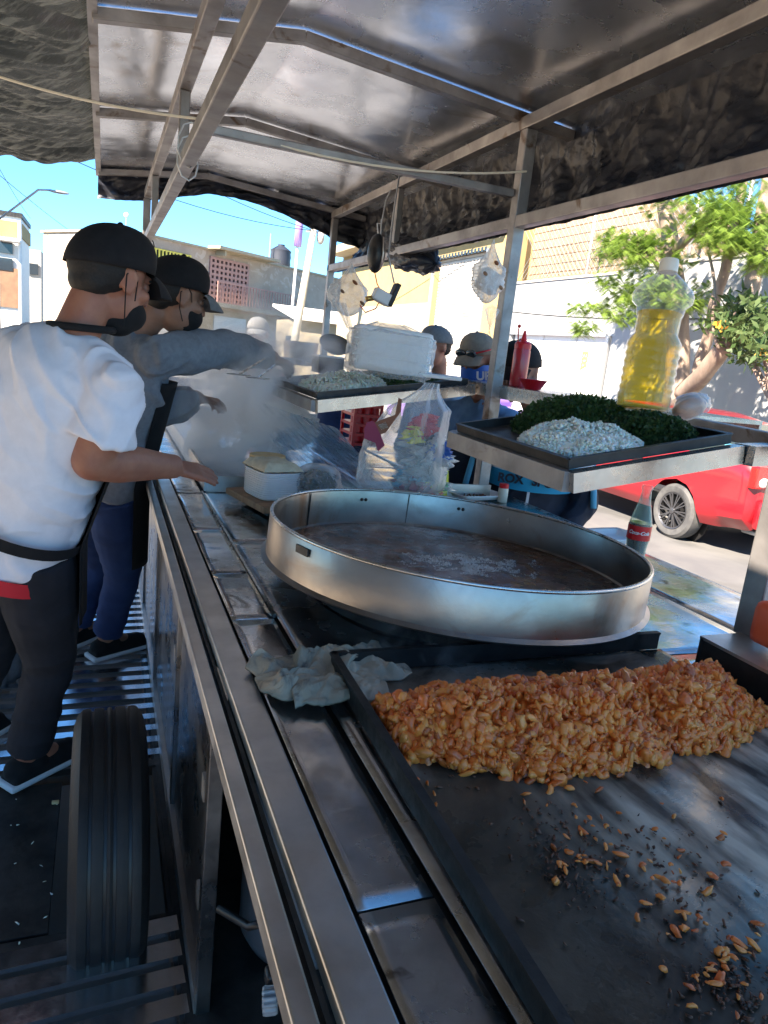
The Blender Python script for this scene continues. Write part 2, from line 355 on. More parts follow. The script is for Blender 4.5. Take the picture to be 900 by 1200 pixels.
island('herb', [(.015,.035,.008), (.04,.09,.02), (.08,.15,.035), (.03,.06,.015)])
island('onion', [(.88,.86,.76), (.82,.82,.66), (.88,.86,.78), (.78,.80,.62)])
island('leaf_fern', [(.10,.18,.03), (.2,.30,.05), (.28,.38,.07), (.14,.22,.04)]); island('leaf_dark', [(.03,.07,.02), (.07,.12,.04), (.13,.17,.06), (.05,.09,.03)])
island('fat', [(.75,.73,.70), (.5,.4,.3), (.8,.79,.77), (.15,.08,.05)])
# ================================================================ THE SETTING
def N3(p, s=1.0): return mn.noise(Vector(p)*s)
struct(MB().grid(lambda u, v: (-300+600*u, -200+500*v, 0), 2, 2).build('street', 'asphalt'))
def slab(name, x0, x1, y0, y1, z0, z1, m_='concrete'):
    return struct(MB().box(((x0+x1)/2, (y0+y1)/2, (z0+z1)/2), (x1-x0, y1-y0, z1-z0)).build(name, m_, bevel=.01))
slab('pavement', 7.75, 9.5, -15, 30, -.1, .14); slab('kerb', 7.62, 7.745, -15, 30, -.1, .135)
slab('ground', -40, -2.2, -40, 18.0, -.1, .05, 'bounce_ground')  # unseen pale ground added to bounce warm sunlight up under the tarp
# --- near side building that shades the street
def windowed(t, x, ys, zs, w, h, nx, m_='pale_wall'):
    for y in ys:
        for z in zs:
            f = MB().box((x+nx*.02, y, z), (.12, w+.16, h+.16)).build('window', 'white_paint', t)
            MB().box((x+nx*.085, y, z), (.02, w, h)).build('pane', 'dark_glass', f)
t = thing('building', 'low white building behind the cooks on the near side', 'building', (-8, 5, 0))
MB().box((-14.2, -6.0, 2.3), (10, 18.4, 4.6)).build('wall', 'white_wall', t)
MB().box((-14.2, -6.0, 4.7), (10.3, 18.7, .2)).build('cornice', 'pale_wall', t)
windowed(t, -9.2, (-12, -8, -4, 0), (1.8,), 1.4, 1.4, 1)
t = thing('building', 'white building corner at the left edge below the tarp', 'building', (-8, 23, 0))
MB().box((-8.2, 21.5, 3.6), (10, 5, 7.2)).build('wall', 'white_wall', t); MB().box((-3.26, 21.5, 3.3), (.16, 5.1, .25)).box((-3.2, 21.0, 1.6), (.1, 1.2, 3.0)).build('trim', 'pale_wall', t)
windowed(t, -3.2, (22.6,), (5.2,), 1.0, 1.2, 1)
# --- garden wall with the garage door, brick building behind, chain link
t = thing('street_wall', 'long white rendered street wall with garage door behind the red car', 'wall', (9.6, 10, 0))
y0, y1 = 11.9, 16.4
MB().box((9.65, 5.95, 1.9), (.3, 11.9, 3.8)).box((9.65, 14.15, 3.11), (.3, 4.5, 1.2)).box((9.65, 16.1, 1.25), (.3, .6, 2.52)).build('wall', 'white_wall', t)
MB().box((9.65, 5.95, 3.83), (.36, 11.9, .06)).box((9.65, 14.15, 3.74), (.36, 4.5, .05)).build('coping', 'pale_wall', t)
MB().box((9.49, 14.0, 2.53), (.06, 3.9, .07)).box((9.49, 12.0, 1.27), (.06, .08, 2.46)).box((9.49, 15.85, 1.27), (.06, .08, 2.46)).build('door_frame', 'galvanised', t)
gd = MB().box((9.62, 13.85, 1.25), (.04, 3.8, 2.5)).build('garage_door', 'white_paint', t)
for i in range(4):
    for j in range(3): MB().box((9.585, 12.5+j*1.28, .42+i*.6), (.03, 1.24, .56)).build('panel', 'white_paint', gd)
text_mesh('E07', .26, (9.56, 12.75, 2.0), (0,0,-1), (0,1,0), 'number_plate', 'yellow_grille', t, .004, bold=.012)
t = thing('brick_building', 'sandy block building rising above the white street wall', 'building', (10.5, 14, 0))
MB().box((11.2, 14.3, 2.6), (2, 4.6, 5.35)).box((11.2, 8.5, 2.15), (2, 7, 4.1)).build('wall', 'sand_wall', t)
bl = MB(); rr = random.Random(3)
for k in range(9):
    for j in range(11):
        bl.box((10.19+rr.uniform(-.004, .004), 12.25+j*.41+(.2 if k % 2 else 0), 3.75+k*.2), (.03, .39, .18))
bl.build('block_courses', 'sand_wall', t, kind='stuff')
t = thing('chain_link_fence', 'chain link fence with steel posts standing above the white wall', 'fence', (9.65, 12, 3.8))
for y in (16.2, 13.3, 10.4, 9.3): MB().tube([(9.65, y, 3.7), (9.65, y, 5.3)], .035, 8).build('post', 'galvanised', t, True)
w = MB()
for k in range(90):
    y = 8.8+k*.16
    for s in (-1, 1):
        a = (9.65, y, 3.84); b = (9.65, y+s*1.4, 5.24)
        if 8.8 <= y+s*1.4 <= 16.3 and y < 16.3: w.bar(a, b, .006, .006)
w.build('wire_mesh', 'galvanised', t, kind='stuff')
# --- beige shop with the roll-up door
t = thing('shop_building', 'beige shop building with big roll-up shutter beyond the white wall', 'building', (10, 22, 0))
MB().box((10.15, 17.0, 2.8), (1.3, 1.1, 5.6)).box((10.15, 25.6, 2.8), (1.3, 9.6, 5.6)).box((10.15, 19.2, 5.15), (1.3, 3.3, .9)).build('wall', 'beige_wall', t)
MB().box((9.86, 23.4, 5.66), (2.1, 14.0, .30), bev=.03).build('roof_slab', 'beige_light', t)
MB().box((9.47, 25.6, 1.7), (.06, 9.4, 3.4)).build('painted_base', 'beige_light', t)
dr = MB().box((9.75, 19.2, 2.35), (.05, 3.3, 4.7)).build('shutter_back', 'galvanised', t)
sl = MB()
for k in range(52): sl.bar((9.68, 17.56, .05+k*.09), (9.68, 20.84, .05+k*.09), .03, .072, bev=0)
sl.build('shutter_slats', 'door_slat', dr, kind='stuff')
v = MB()
for k in range(16): v.box((9.52, 17.7+k*.2, 4.72), (.05, .12, .12))
v.build('vent_row', 'dark_glass', t, kind='stuff')
MB().box((9.5, 17.5, 2.35), (.1, .12, 4.7)).box((9.5, 20.9, 2.35), (.1, .12, 4.7)).build('door_frame', 'galvanised', t)
t2 = thing('roof_room', 'small cream roof room above the beige shop', 'building', (12, 27, 5.8))
MB().box((11.8, 29.5, 6.5), (2.6, 3.4, 1.4)).build('wall', 'beige_light', t2); MB().box((11.8, 29.5, 7.24), (2.8, 3.6, .1)).build('roof', 'pale_wall', t2)
# --- pink two storey house with grilles: facade runs along D from O
O = V(5.1, 38, 0); D = V(.84, .54, 0).normalized(); Nf = V(D.y, -D.x, 0)
RM = Matrix((D, -Nf, V(0,0,1))).transposed()
def fb(mb, s0, s1, z0, z1, out0=0, out1=.2):
    c = O + D*(s0+s1)/2 + Nf*(out0+out1)/2 + V(0,0,(z0+z1)/2); return mb.box(c, (s1-s0, out1-out0, z1-z0), RM)
t = thing('house', 'two storey house of pinkish stone with red grilled balcony and yellow window grille', 'house', O)
mb = MB(); fb(mb, -5, -4.2, 0, 5.8, -7, 0); fb(mb, -4.2, -1.5, 0, 4.02, -7, 0); fb(mb, -4.2, -1.5, 5.38, 5.8, -7, 0); fb(mb, -1.5, -.3, 0, 5.8, -7, 0); fb(mb, -.3, 2.32, 0, 3.3, -7, 0); fb(mb, -.3, 2.32, 5.55, 5.8, -7, 0); fb(mb, 2.32, 14, 0, 5.8, -7, 0); mb.build('wall', 'pink_wall', t)
mb = MB(); fb(mb, -5.1, 14, 5.8, 5.9, -7.1, .1); mb.build('parapet', 'beige_light', t)
mb = MB(); fb(mb, -5.0, 14, 0, 3.0, .004, .05); mb.build('painted_base', 'beige_light', t)
mb = MB(); fb(mb, -.5, 3.7, 5.86, 6.0, .1, 1.0); fb(mb, 0, .1, 5.6, 5.85, .1, .8); mb.build('awning_slab', 'beige_light', t)
mb = MB(); fb(mb, -.5, 4.9, 3.12, 3.32, .05, 1.0); mb.build('balcony_slab', 'beige_light', t)
mb = MB(); fb(mb, -4.2, -1.5, 4.0, 5.4, -.4, -.3); wn = mb.build('window', 'dark_glass', t)
mb = MB()
for k in range(14): fb(mb, -4.15+k*.2, -4.07+k*.2, 4.02, 5.36, .02, .07)
for z in (4.05, 4.45, 4.85, 5.3): fb(mb, -4.2, -1.5, z, z+.06, .0, .06)
mb.build('grille', 'yellow_grille', wn)
mb = MB(); fb(mb, -.3, 2.32, 3.32, 5.55, -.5, -.4); wn = mb.build('balcony_door', 'dark_glass', t)
mb = MB()
for k in range(10): fb(mb, -.3+k*.28, -.16+k*.28, 3.34, 5.54, .0, .08)
for k in range(9): fb(mb, -.3, 2.32, 3.34+k*.26, 3.46+k*.26, .01, .09)
mb.build('grille', 'red_grille', wn)
mb = MB()
for k in range(27): fb(mb, -.5+k*.2, -.46+k*.2, 3.34, 4.3, .93, .97)
fb(mb, -.5, 4.85, 4.28, 4.33, .92, .98); mb.build('railing', 'red_grille', t)
mb = MB()
for k in range(9):
    s = 4.9+k*.32; fb(mb, s, s+.32, 0, 3.1-k*.33, .05, .95)
mb.build('stair', 'beige_light', t)
mb = MB()
for k in range(9):
    s = 5.0+k*.32; z = 3.1-k*.33; fb(mb, s, s+.04, z, z+.95, .9, .94)
mb.bar(O+D*5+Nf*.92+V(0,0,4.2), O+D*7.8+Nf*.92+V(0,0,1.3), .05, .05); mb.build('stair_railing', 'red_grille', t)
mb = MB(); fb(mb, .1, 2.3, .0, 2.7, .05, .12); mb.build('garage_door', 'galvanised', t)
mb = MB(); fb(mb, -3.9, -1.4, 0, 2.5, .05, .1); mb.build('garage_door', 'galvanised', t)
mb = MB(); fb(mb, 7.2, 9.6, 1.0, 2.4, .05, .09); mb.build('window', 'galvanised', t)
for s, nm in ((-3.9, 'orange'),):
    pass
t = thing('water_tank', 'black water tank standing on the roof of the pinkish house', 'water tank', O+D*5.9-Nf*1.2+V(0,0,5.9))
c = O+D*5.9-Nf*1.2
MB().lathe([(.05,5.95),(.55,5.95),(.6,6.1),(.57,6.3),(.6,6.5),(.57,6.7),(.6,6.85),(.3,7.05),(.2,7.1),(.2,7.18),(.01,7.19)], (c.x, c.y, 0), 20).build('tank', 'dark_tank', t, 35)
MB().tube([c-D*.9+V(0,0,5.9), c-D*.9+V(0,0,7.6)], .03, 6).build('pipe', 'galvanised', t)
# low cream canopy / lower houses to the right of the pink house
t = thing('low_house', 'low cream house with sloped roof in front of the pinkish house', 'house', (9, 33, 0))
MB().box((10.3, 34.2, 1.4), (4.4, 4, 2.8)).build('wall', 'beige_light', t); MB().bar((10.3, 31.9, 2.85), (10.3, 36.5, 3.5), 4.8, .14).build('roof', 'white_paint', t)
MB().box((8.07, 33.2, 1.5), (.06, 1.2, 1.1)).build('window', 'dark_glass', t)
# --- buildings down the street at the left
t = thing('apartment_building', 'cream and yellow apartment house with flat roof far down the left side', 'building', (-7, 58, 0))
MB().box((-8.3, 59, 4.0), (6, 6, 8.0)).build('wall', 'white_paint', t); MB().box((-5.26, 59, 7.2), (.12, 5.8, .9)).build('yellow_band', 'beige_wall', t); MB().box((-8.3, 55.95, 7.2), (5.8, .1, 1.0)).build('painted_front', 'beige_wall', t)
MB().box((-8.3, 59, 8.15), (6.2, 6.2, .3)).build('roof_edge', 'dark_steel', t); MB().box((-8.2, 55.94, 3.4), (5.8, .1, 2.6)).build('orange_base', 'orange_wall', t)
for z in (4.9, 6.0): MB().box((-6.3, 55.9, z), (1.0, .1, .8)).build('window', 'dark_glass', t)
MB().tube([(-5.3, 55.4, 0), (-5.3, 55.4, 7.6)], .12, 8).build('pillar', 'white_paint', t)
MB().box((-5.9, 55.2, 6.4), (1.3, 1.3, .15)).build('balcony', 'white_paint', t)
t = thing('building', 'grey and white narrow building behind the cream apartment house', 'building', (-6, 72, 0))
MB().box((-6.3, 73, 3.6), (2.4, 6, 7.2)).build('wall', 'pale_wall', t); MB().box((-5.7, 69.9, 5.6), (.8, .1, .9)).build('window', 'dark_glass', t)
t = thing('building', 'low grey block closing the far end of the street', 'building', (-4, 80, 0))
MB().box((-4.6, 81, 2.9), (2.6, 6, 6.0)).build('wall', 'concrete', t)
t = thing('tower_house', 'pale concrete stair tower with dark dome just left of the black cap', 'building', (-3, 66, 0))
MB().box((-1.1, 68, 4.2), (3.6, 4, 8.4)).build('wall', 'pale_wall', t); MB().lathe([(1.1, 8.4), (.9, 8.9), (.3, 9.2), (.01, 9.22)], (-1.6, 67.4, 0), 16).build('dome', 'dark_tank', t, True)
MB().box((-3.1, 66.6, 5.6), (.6, 1.4, 1.2)).build('balcony', 'orange_wall', t); MB().box((-1.0, 65.97, 5.2), (1.0, .08, 1.2)).build('window', 'beige_wall', t)
# --- lamp, poles, cables
t = thing('street_lamp', 'street lamp on a long bent arm at the left edge of the sky', 'street lamp', (-2.6, 24.2, 0))
MB().tube([(-2.9, 24, 0), (-2.9, 24, 4.3)], [.09, .06], 10).build('pole', 'galvanised', t, True)
MB().tube([(-2.9, 24, 4.2), (-2.4, 23.9, 4.65), (-1.8, 23.8, 5.2), (-1.45, 23.7, 5.23)], .03, 8).build('arm', 'galvanised', t, True)
MB().ell((-1.25, 23.6, 5.2), (.28, .09, .045)).build('lamp_head', 'galvanised', t, True)
t = thing('utility_pole', 'leaning concrete utility pole before the pinkish house', 'utility pole', (6.3, 25.3, 0))
pa, pb = V(6.15, 25.2, 0), V(6.93, 25.9, 6.0)
MB().tube([pa, pb], [.17, .11], 12).build('pole', 'pole_concrete', t, True)
MB().ell(pb+V(.25, 0, -.5), (.14, .14, .24)).build('transformer', 'pale_wall', t, True)
MB().bar(pb+V(-.3, 0, -.35), pb+V(.45, 0, -.35), .06, .06).build('crossarm', 'galvanised', t)
t = thing('mast', 'thin white antenna mast behind the leaning utility pole', 'mast', (9, 37, 0))
MB().tube([(8.9, 36.6, 0), (9.05, 36.7, 9.3)], .07, 8).build('mast_tube', 'white_paint', t, True); MB().tube([(9.0, 36.65, 6.5), (9.05, 36.7, 8.6)], .2, 10).build('antenna', 'purple_paint', t, True)
def sag(a, b, s, n=14): return [Vector(a).lerp(Vector(b), i/n) - V(0,0,s*4*(i/n)*(1-i/n)) for i in range(n+1)]
ends = [((-3.0, 20, 9.2), .3), ((-3.1, 21, 7.9), .5), ((-3.1, 14, 8.6), .4), ((-3.1, 22.5, 6.6), .5), ((-3.1, 8, 9.0), .6)]
lab = ['highest thin cable crossing the sky above the black caps', 'second cable sagging across the sky to the leaning pole', 'cable slanting steeply across the blue sky', 'lowest long cable above the pinkish house', 'cable coming from the near building towards the pole']
for (a, s), l in zip(ends, lab):
    tag(MB().tube(sag(a, pb-V(0,0,.3), s), .012, 5).build('overhead_cable', 'cable'), l, 'cable', 'cables over the street')
for (a, b, l) in (((-3.1, 23, 6.2), (-4.8, 57, 8.2), 'cable running down the street over the lamp arm'), ((-3.1, 23.2, 5.6), (-1.4, 66, 8.1), 'thin cable from the left edge to the domed tower'), ((6.93, 25.9, 5.7), (9.4, 18, 5.0), 'cable from the leaning pole to the beige shop'), ((9.5, 16.6, 3.1), (9.5, 7.0, 2.9), 'dark cable strung along the white street wall')):
    tag(MB().tube(sag(a, b, .15), .012, 5).build('overhead_cable', 'cable'), l, 'cable', 'cables over the street')
t = thing('round_antenna', 'small round dish on a thin mast above the cap', 'antenna', (-.4, 40, 0))
c = at(148, 252, d=45); MB().tube([(c.x, c.y, 0), c], .03, 6).build('mast_tube', 'galvanised', t); MB().ell(c, (.16, .06, .16)).build('dish', 'white_paint', t, True)
# --- trees
def limb(mb, pts, r0, r1, n=10):
    P = [Vector(p) for p in pts]; Q = []
    for i in range(len(P)-1):
        for k in range(5): 
            q = P[i].lerp(P[i+1], k/5); Q.append(q + Vector((N3(q, 2), N3(q+V(9,9,9), 2), 0))*.05)
    Q.append(P[-1]); m_ = len(Q); mb.tube(Q, [r0+(r1-r0)*i/(m_-1) for i in range(m_)], n)
T = lambda x, y, X=8.4: at(x, y, X=X)
t = thing('feathery_tree', 'leaning street tree with fine bright feathery leaves behind the oil bottle', 'tree', (8.4, 8.9, .14))
tk = MB()
base = V(8.4, 8.75, .14)
limb(tk, [base, T(792, 462), T(795, 400), T(792, 330), T(783, 262), T(772, 180)], .22, .1)
limb(tk, [T(787, 300), T(812, 272, 8.2), T(838, 240, 8.0)], .09, .05)
limb(tk, [T(787, 340), T(764, 300, 8.2), T(742, 270, 8.0)], .05, .02)
limb(tk, [T(796, 462), T(822, 440, 8.2), T(852, 405, 8.1), T(876, 355, 8.2), T(892, 270, 8.3), T(905, 190, 8.3)], .15, .09)
limb(tk, [T(812, 448, 8.3), T(826, 400, 8.3), T(842, 340, 8.2), T(858, 275, 8.0), T(872, 200, 8)], .09, .06)
tk.build('trunk', 'bark', t, True)
def leaflets(clusters, per, size, name, mat_, parent, droop=.5, frond=True, aspect=.32):
    vs = []; fs = []
    for (c, r, n_) in clusters:
        for _ in range(n_):
            d = rng.normal(size=3); d /= np.linalg.norm(d); p = np.array(c) + d*np.array(r)*rng.uniform(.1, 1)**.5
            if frond:
                a = rng.uniform(0, 6.28); ax = np.array([math.cos(a), math.sin(a), -droop*rng.uniform(.3, 1.5)]); ax /= np.linalg.norm(ax); L = rng.uniform(.5, 1)*size
                sd_ = np.cross(ax, [0, 0, 1.]); sd_ /= np.linalg.norm(sd_)
                for k in range(per):
                    tt = (k+.5)/per; q = p + ax*L*tt + np.array([0, 0, -.25*L*tt*tt]); w_ = size*.24*(1-abs(tt-.4)*1.1)
                    for s in (-1, 1):
                        e = q + sd_*s*w_ + ax*w_*.35 + np.array([0, 0, -.2*w_]); h = ax*w_*aspect
                        b0 = len(vs); vs += [q-h*.5, q+h*.5, e+h*.2, e-h*.3]; fs.append((b0, b0+1, b0+2, b0+3))
            else:
                a = rng.normal(size=3); a /= np.linalg.norm(a); b = np.cross(a, rng.normal(size=3)); b /= np.linalg.norm(b); L = size*rng.uniform(.6, 1.2); w_ = L*aspect
                b0 = len(vs); vs += [p, p+a*L*.5+b*w_*.5, p+a*L, p+a*L*.5-b*w_*.5]; fs.append((b0, b0+1, b0+2, b0+3))
    me = bpy.data.meshes.new(name); me.from_pydata([tuple(x) for x in vs], [], fs); me.materials.append(M[mat_]); return link(name, me, parent)
cl = []
def cloud(x0, y0, x1, y1, n, X, r, per, slope=0):
    for _ in range(n):
        x = rng.uniform(x0, x1); y = rng.uniform(y0, y1)+slope*(x-x0); c = at(x, y, X=X+rng.uniform(-.7, .5)); cl.append((tuple(c), (r, r, r*.55), per))
cloud(745, 255, 800, 330, 10, 8.2, .34, 26); cloud(700, 275, 760, 350, 9, 8.0, .32, 26); cloud(735, 330, 800, 360, 8, 8.0, .3, 22)
cloud(680, 345, 735, 385, 7, 7.9, .26, 20); cloud(800, 330, 828, 372, 4, 8.0, .26, 18); cloud(828, 225, 905, 285, 14, 7.7, .34, 28); cloud(740, 190, 900, 245, 14, 8.2, .5, 26)
cloud(870, 280, 905, 320, 3, 7.9, .25, 20)
cl = [(c, r, int(n*2.1)) for c, r, n in cl]
leaflets(cl, 11, .235, 'crown', 'leaf_fern', t)
t = thing('flowering_tree', 'broad leaved tree with orange blossoms at the right edge', 'tree', (7.9, 7.2, .14))
tk = MB(); b = V(8.6, 6.3, .14)
for (x, y) in ((850, 350), (880, 330), (895, 380), (870, 410)): limb(tk, [b, at(905, 470, X=8.1), at(x, y, X=7.9)], .06, .012, 7)
limb(tk, [at(842, 410, X=7.9), at(838, 350, X=7.9), at(828, 260, X=7.9)], .025, .02, 6)
tk.build('trunk', 'bark', t, True)
cl = []
cloud(848, 345, 905, 400, 16, 7.8, .24, 60); cloud(862, 395, 905, 425, 8, 7.7, .22, 60); cloud(838, 370, 862, 395, 4, 7.8, .15, 25)
for _ in range(3): cl.append((tuple(at(828, 378, X=7.9)), (.14, .14, .1), 14))
leaflets(cl, 1, .17, 'crown', 'leaf_dark', t, frond=False, aspect=.3)
cl = []; cloud(835, 368, 850, 390, 3, 7.6, .05, 4); cloud(885, 410, 905, 425, 3, 7.5, .05, 4)
leaflets(cl, 1, .07, 'blossom', 'blossom', t, frond=False, aspect=.8)
# ================================================================ THE RED CAR
CY0, CX0 = 4.98, 5.93     # rear bumper Y, near side X ; nose towards +Y
t = thing('parked_car', 'red hatchback with dented rear bumper parked across the street', 'car', (CX0+.85, CY0+2.1, 0))
# stations: y, underside, shoulder z, roof z (None = no greenhouse), half width, roof half width
st = [(0.0,.42,.80,None,.70,0),(.06,.32,.98,None,.79,0),(.25,.30,1.06,None,.83,0),(.42,.28,1.03,1.05,.845,.60),(.95,.26,1.0,1.33,.85,.60),(1.5,.26,.99,1.42,.85,.61),(2.3,.26,.97,1.43,.85,.61),(2.85,.26,.95,1.36,.85,.60),(3.35,.27,.93,.97,.845,.66),(3.9,.30,.86,None,.82,0),(4.15,.36,.74,None,.76,0),(4.22,.42,.62,None,.66,0)]
cx = CX0+.85
def ring(s):
    y, zb, zs, zr, w, wr = s; y += CY0
    top = zs if zr is None else zr
    if zr is None: P = [(w*.8, zb), (w, zb+.12), (w*1.0, (zb+zs)/2+.05), (w*.985, zs-.08), (w*.93, zs), (w*.7, zs+.03), (w*.5, zs+.04), (w*.25, zs+.045), (0, zs+.05)]
    else: P = [(w*.9, zb), (w, zb+.12), (w*1.0, (zb+zs)/2+.05), (w*.99, zs-.08), (w*.95, zs), (wr+(w*.93-wr)*.12, zs+(zr-zs)*.86), (wr*.92, zr), (wr*.5, zr+.015), (0, zr+.02)]
    return [V(cx-x, y, z) for x, z in P]
rings = [ring(s) for s in st]
body = MB(); glass = MB(); pill = MB()
n_ = len(rings[0])
def patch(mb, a, b, k): 
    q = [a[k], a[k+1], b[k+1], b[k]]; mb.add(q, [(0, 1, 2, 3)]); q2 = [V(2*cx-p.x, p.y, p.z) for p in q]; mb.add(q2, [(3, 2, 1, 0)])
for i in range(len(rings)-1):
    for k in range(n_-1):
        a, b = rings[i], rings[i+1]
        side = st[i][3] is not None and st[i+1][3] is not None and k == 4
        rear = (i == 3 and k in (5, 6, 7)) or (i == 7 and k in (5, 6, 7))
        patch(glass if (side or rear) else body, a, b, k)
for r_, o_ in ((rings[0], 1), (rings[-1], -1)):
    P = r_ + [V(2*cx-p.x, p.y, p.z) for p in reversed(r_[:-1])]; body.add(P, [tuple(range(len(P)))[::o_]])
me = bpy.data.meshes.new('body'); me.from_pydata([tuple(p) for p in body.v], [], body.f); me.materials.append(M['car_red'])
bm = bmesh.new(); bm.from_mesh(me); bmesh.ops.remove_doubles(bm, verts=bm.verts, dist=.0015); bmesh.ops.recalc_face_normals(bm, faces=bm.faces)
bmesh.ops.subdivide_edges(bm, edges=bm.edges[:], cuts=2, use_grid_fill=True, smooth=.35); 
for y in (CY0+.95, CY0+3.45):     # open the wheel arches
    dele = [f for f in bm.faces if abs(f.calc_center_median().x-cx) > .70 and math.hypot(f.calc_center_median().y-y, f.calc_center_median().z-.31) < .345]
    for v in bm.verts:
        d = math.hypot(v.co.y-y, v.co.z-.31)
        if abs(v.co.x-cx) > .70 and .2 < d < .46 and v.co.z > .2: 
            k = .365/d
            if abs(d-.365) < .09: v.co.y = y+(v.co.y-y)*k; v.co.z = .31+(v.co.z-.31)*k
    dele = [f for f in bm.faces if abs(f.calc_center_median().x-cx) > .70 and math.hypot(f.calc_center_median().y-y, f.calc_center_median().z-.31) < .355]
    bmesh.ops.delete(bm, geom=dele, context='FACES')
bm.to_mesh(me); bm.free(); me.shade_smooth(); me.set_sharp_from_angle(angle=R_(28)); bo = link('body', me, t)
glass.build('windows', 'car_glass', t, 30)
for sgn in (-1, 1):
    for y in (CY0+1.0, CY0+1.75, CY0+2.6):       # pillars
        MB().bar((cx+sgn*.81, y, .99), (cx+sgn*.63, y+(.12 if y < CY0+1.2 else 0), 1.37), .03, .07).build('pillar', 'car_red', t)
for y in (CY0+.95, CY0+3.45):
    for sgn in (-1, 1):
        X = cx+sgn*.73; ax = Matrix.Rotation(R_(90), 3, 'Y') if sgn > 0 else Matrix.Rotation(R_(-90), 3, 'Y')
        MB().lathe([(.20,.0),(.36,.0),(.365,.02)], (cx+sgn*.60, y, .31), 24, ax).ell((cx+sgn*.6, y, .31), (.02, .36, .36)).build('wheel_well', 'car_black', t)
        wh = MB().lathe([(.20,-.09),(.27,-.10),(.305,-.075),(.312,-.03),(.312,.03),(.305,.075),(.275,.10),(.215,.098),(.20,.085)], (X, y, .31), 48, ax).build('wheel', 'tyre_grey', t, 40)
        rm = MB().lathe([(.215,.095),(.205,.10),(.195,.085),(.19,.04),(.16,.0),(.05,-.02),(.01,-.02)], (X, y, .31), 32, ax)
        rb = MB()
        for k in range(10):
            a = k*math.pi/5
            for da in (-.10, .10):
                rb.bar(V(X+sgn*.085, y+.035*math.cos(a), .31+.035*math.sin(a)), V(X+sgn*.09, y+.2*math.cos(a+da), .31+.2*math.sin(a+da)), .012, .014, up=(1,0,0))
        rb.lathe([(.19,.09),(.208,.102),(.212,.09)], (X, y, .31), 32, ax).lathe([(.001,.105),(.035,.10),(.04,.07)], (X, y, .31), 16, ax)
        rm.build('rim', 'car_black', wh, True); rb.build('spokes', 'rim_grey', wh, 30)
for sgn in (-1, 1):
    tl = MB().box((cx+sgn*.69, CY0+.02, .88), (.25, .09, .23), bev=.02).build('tail_light', 'lens_red', t)
    MB().box((cx+sgn*.60, CY0-.022, .93), (.055, .03, .09), bev=.012).ell((cx+sgn*.70, CY0-.025, .83), (.062, .02, .05)).build('reversing_lens', 'lens_white', tl, 30)
MB().box((cx, CY0-.045, .50), (1.42, .12, .30), bev=.05).build('bumper', 'car_red', t, 40)
MB().box((CX0+.0, CY0+2.35, .62), (.012, 1.5, .025)).build('side_moulding', 'car_red', t)
MB().box((CX0-.015, CY0+1.62, .80), (.03, .2, .03), bev=.008).box((CX0-.015, CY0+2.62, .80), (.03, .2, .03), bev=.008).build('door_handle', 'car_black', t)
mb = MB()
for y in (CY0+1.42, CY0+2.45, CY0+3.1): mb.bar((CX0-.002, y, .32), (CX0+.03, y, .95), .006, .004)
mb.build('door_gap', 'car_black', t)
MB().tube([(cx-.45, CY0-.08, .27), (cx-.45, CY0+.3, .27)], .03, 10).build('exhaust', 'galvanised', t, True)
MB().box((cx, CY0-.11, .52), (.46, .02, .13)).build('number_plate', 'white_paint', t)
text_mesh('AP', .07, (cx-.42, CY0-.012, .90), (1,0,0), (0,0,1), 'lettering', 'white_metal', t, .003, bold=.004)
MB().box((CX0+.2, CY0+.5, 1.12), (.16, .02, .05)).build('sticker', 'light_blue', t)
t = thing('parked_car', 'purple edge of a car glimpsed beyond the red hatchback roof', 'car', (6.9, 13, 0))
MB().box((6.9, 13.2, .62), (1.65, 4.0, .62), bev=.12).build('body', 'purple_paint', t, True); MB().box((6.9, 13.1, 1.13), (1.35, 2.1, .50), bev=.16).build('cabin', 'purple_paint', t, True)
MB().box((6.9, 13.1, 1.13), (1.37, 1.6, .28), bev=.05).build('windows', 'car_glass', t, True)
for y in (12, 14.5):
    for s in (-1, 1): MB().lathe([(.01,-.09),(.31,-.09),(.31,.09),(.01,.09)], (6.9+s*.74, y, .31), 24, Matrix.Rotation(R_(90), 3, 'Y')).build('wheel', 'tyre_grey', t, 40)
# ================================================================ THE FOOD CART
cart = thing('food_cart', 'stainless steel taco cart with slatted deck, long counter and sheet metal roof', 'food cart', (.8, 2.5, 0))
Hc = 1.13
def sheet(x0, x1, y0, y1, z, name='counter_panel', m_='counter_steel', amp=.0022, sc=5, n=40, th=.003):
    nu = max(6, int((x1-x0)/.025)); nv = max(6, int((y1-y0)/.03))
    def f(u, v):
        x, y = x0+(x1-x0)*u, y0+(y1-y0)*v; e = min(u, 1-u, v, 1-v); k = min(1, e*8)
        return (x, y, z + amp*k*(N3((x, y, z+3), sc)+.5*N3((x+7, y, z), sc*2.3)))
    return MB().grid(f, nu, nv, th).build(name, m_, cart, True)
G = .004
for a, b in ((-.3,.55),(.55,1.04),(1.04,1.33),(1.33,1.62),(1.62,2.02),(2.02,2.5)): sheet(.249, .334, a+G, b, Hc-.004, amp=.004, sc=9)
for a, b in ((2.5,3.3),(3.3,4.2),(4.2,5.1)): sheet(.249, .334, a+G, b, Hc-.004, amp=.004, sc=9)
MB().box((.3395, 1.95, Hc-.006), (.006, 1.2, .009)).build('seam_strip', 'steel_bright', cart)
for a, b in ((-.3,1.036),(1.04,1.9),(1.904,2.55)): sheet(.345, 1.04, a, b, Hc-.006, amp=.003)
for x0, x1 in ((1.044,1.40),(1.412,1.68)):
    for a, b in ((-.3,1.036),(1.042,1.95),(1.956,3.2),(3.206,5.1)): sheet(x0, x1, a, b, Hc-.003, amp=.004, sc=4)
MB().box((1.406, 2.4, Hc-.008), (.010, 5.4, .01)).build('seam_strip', 'dark_steel', cart)
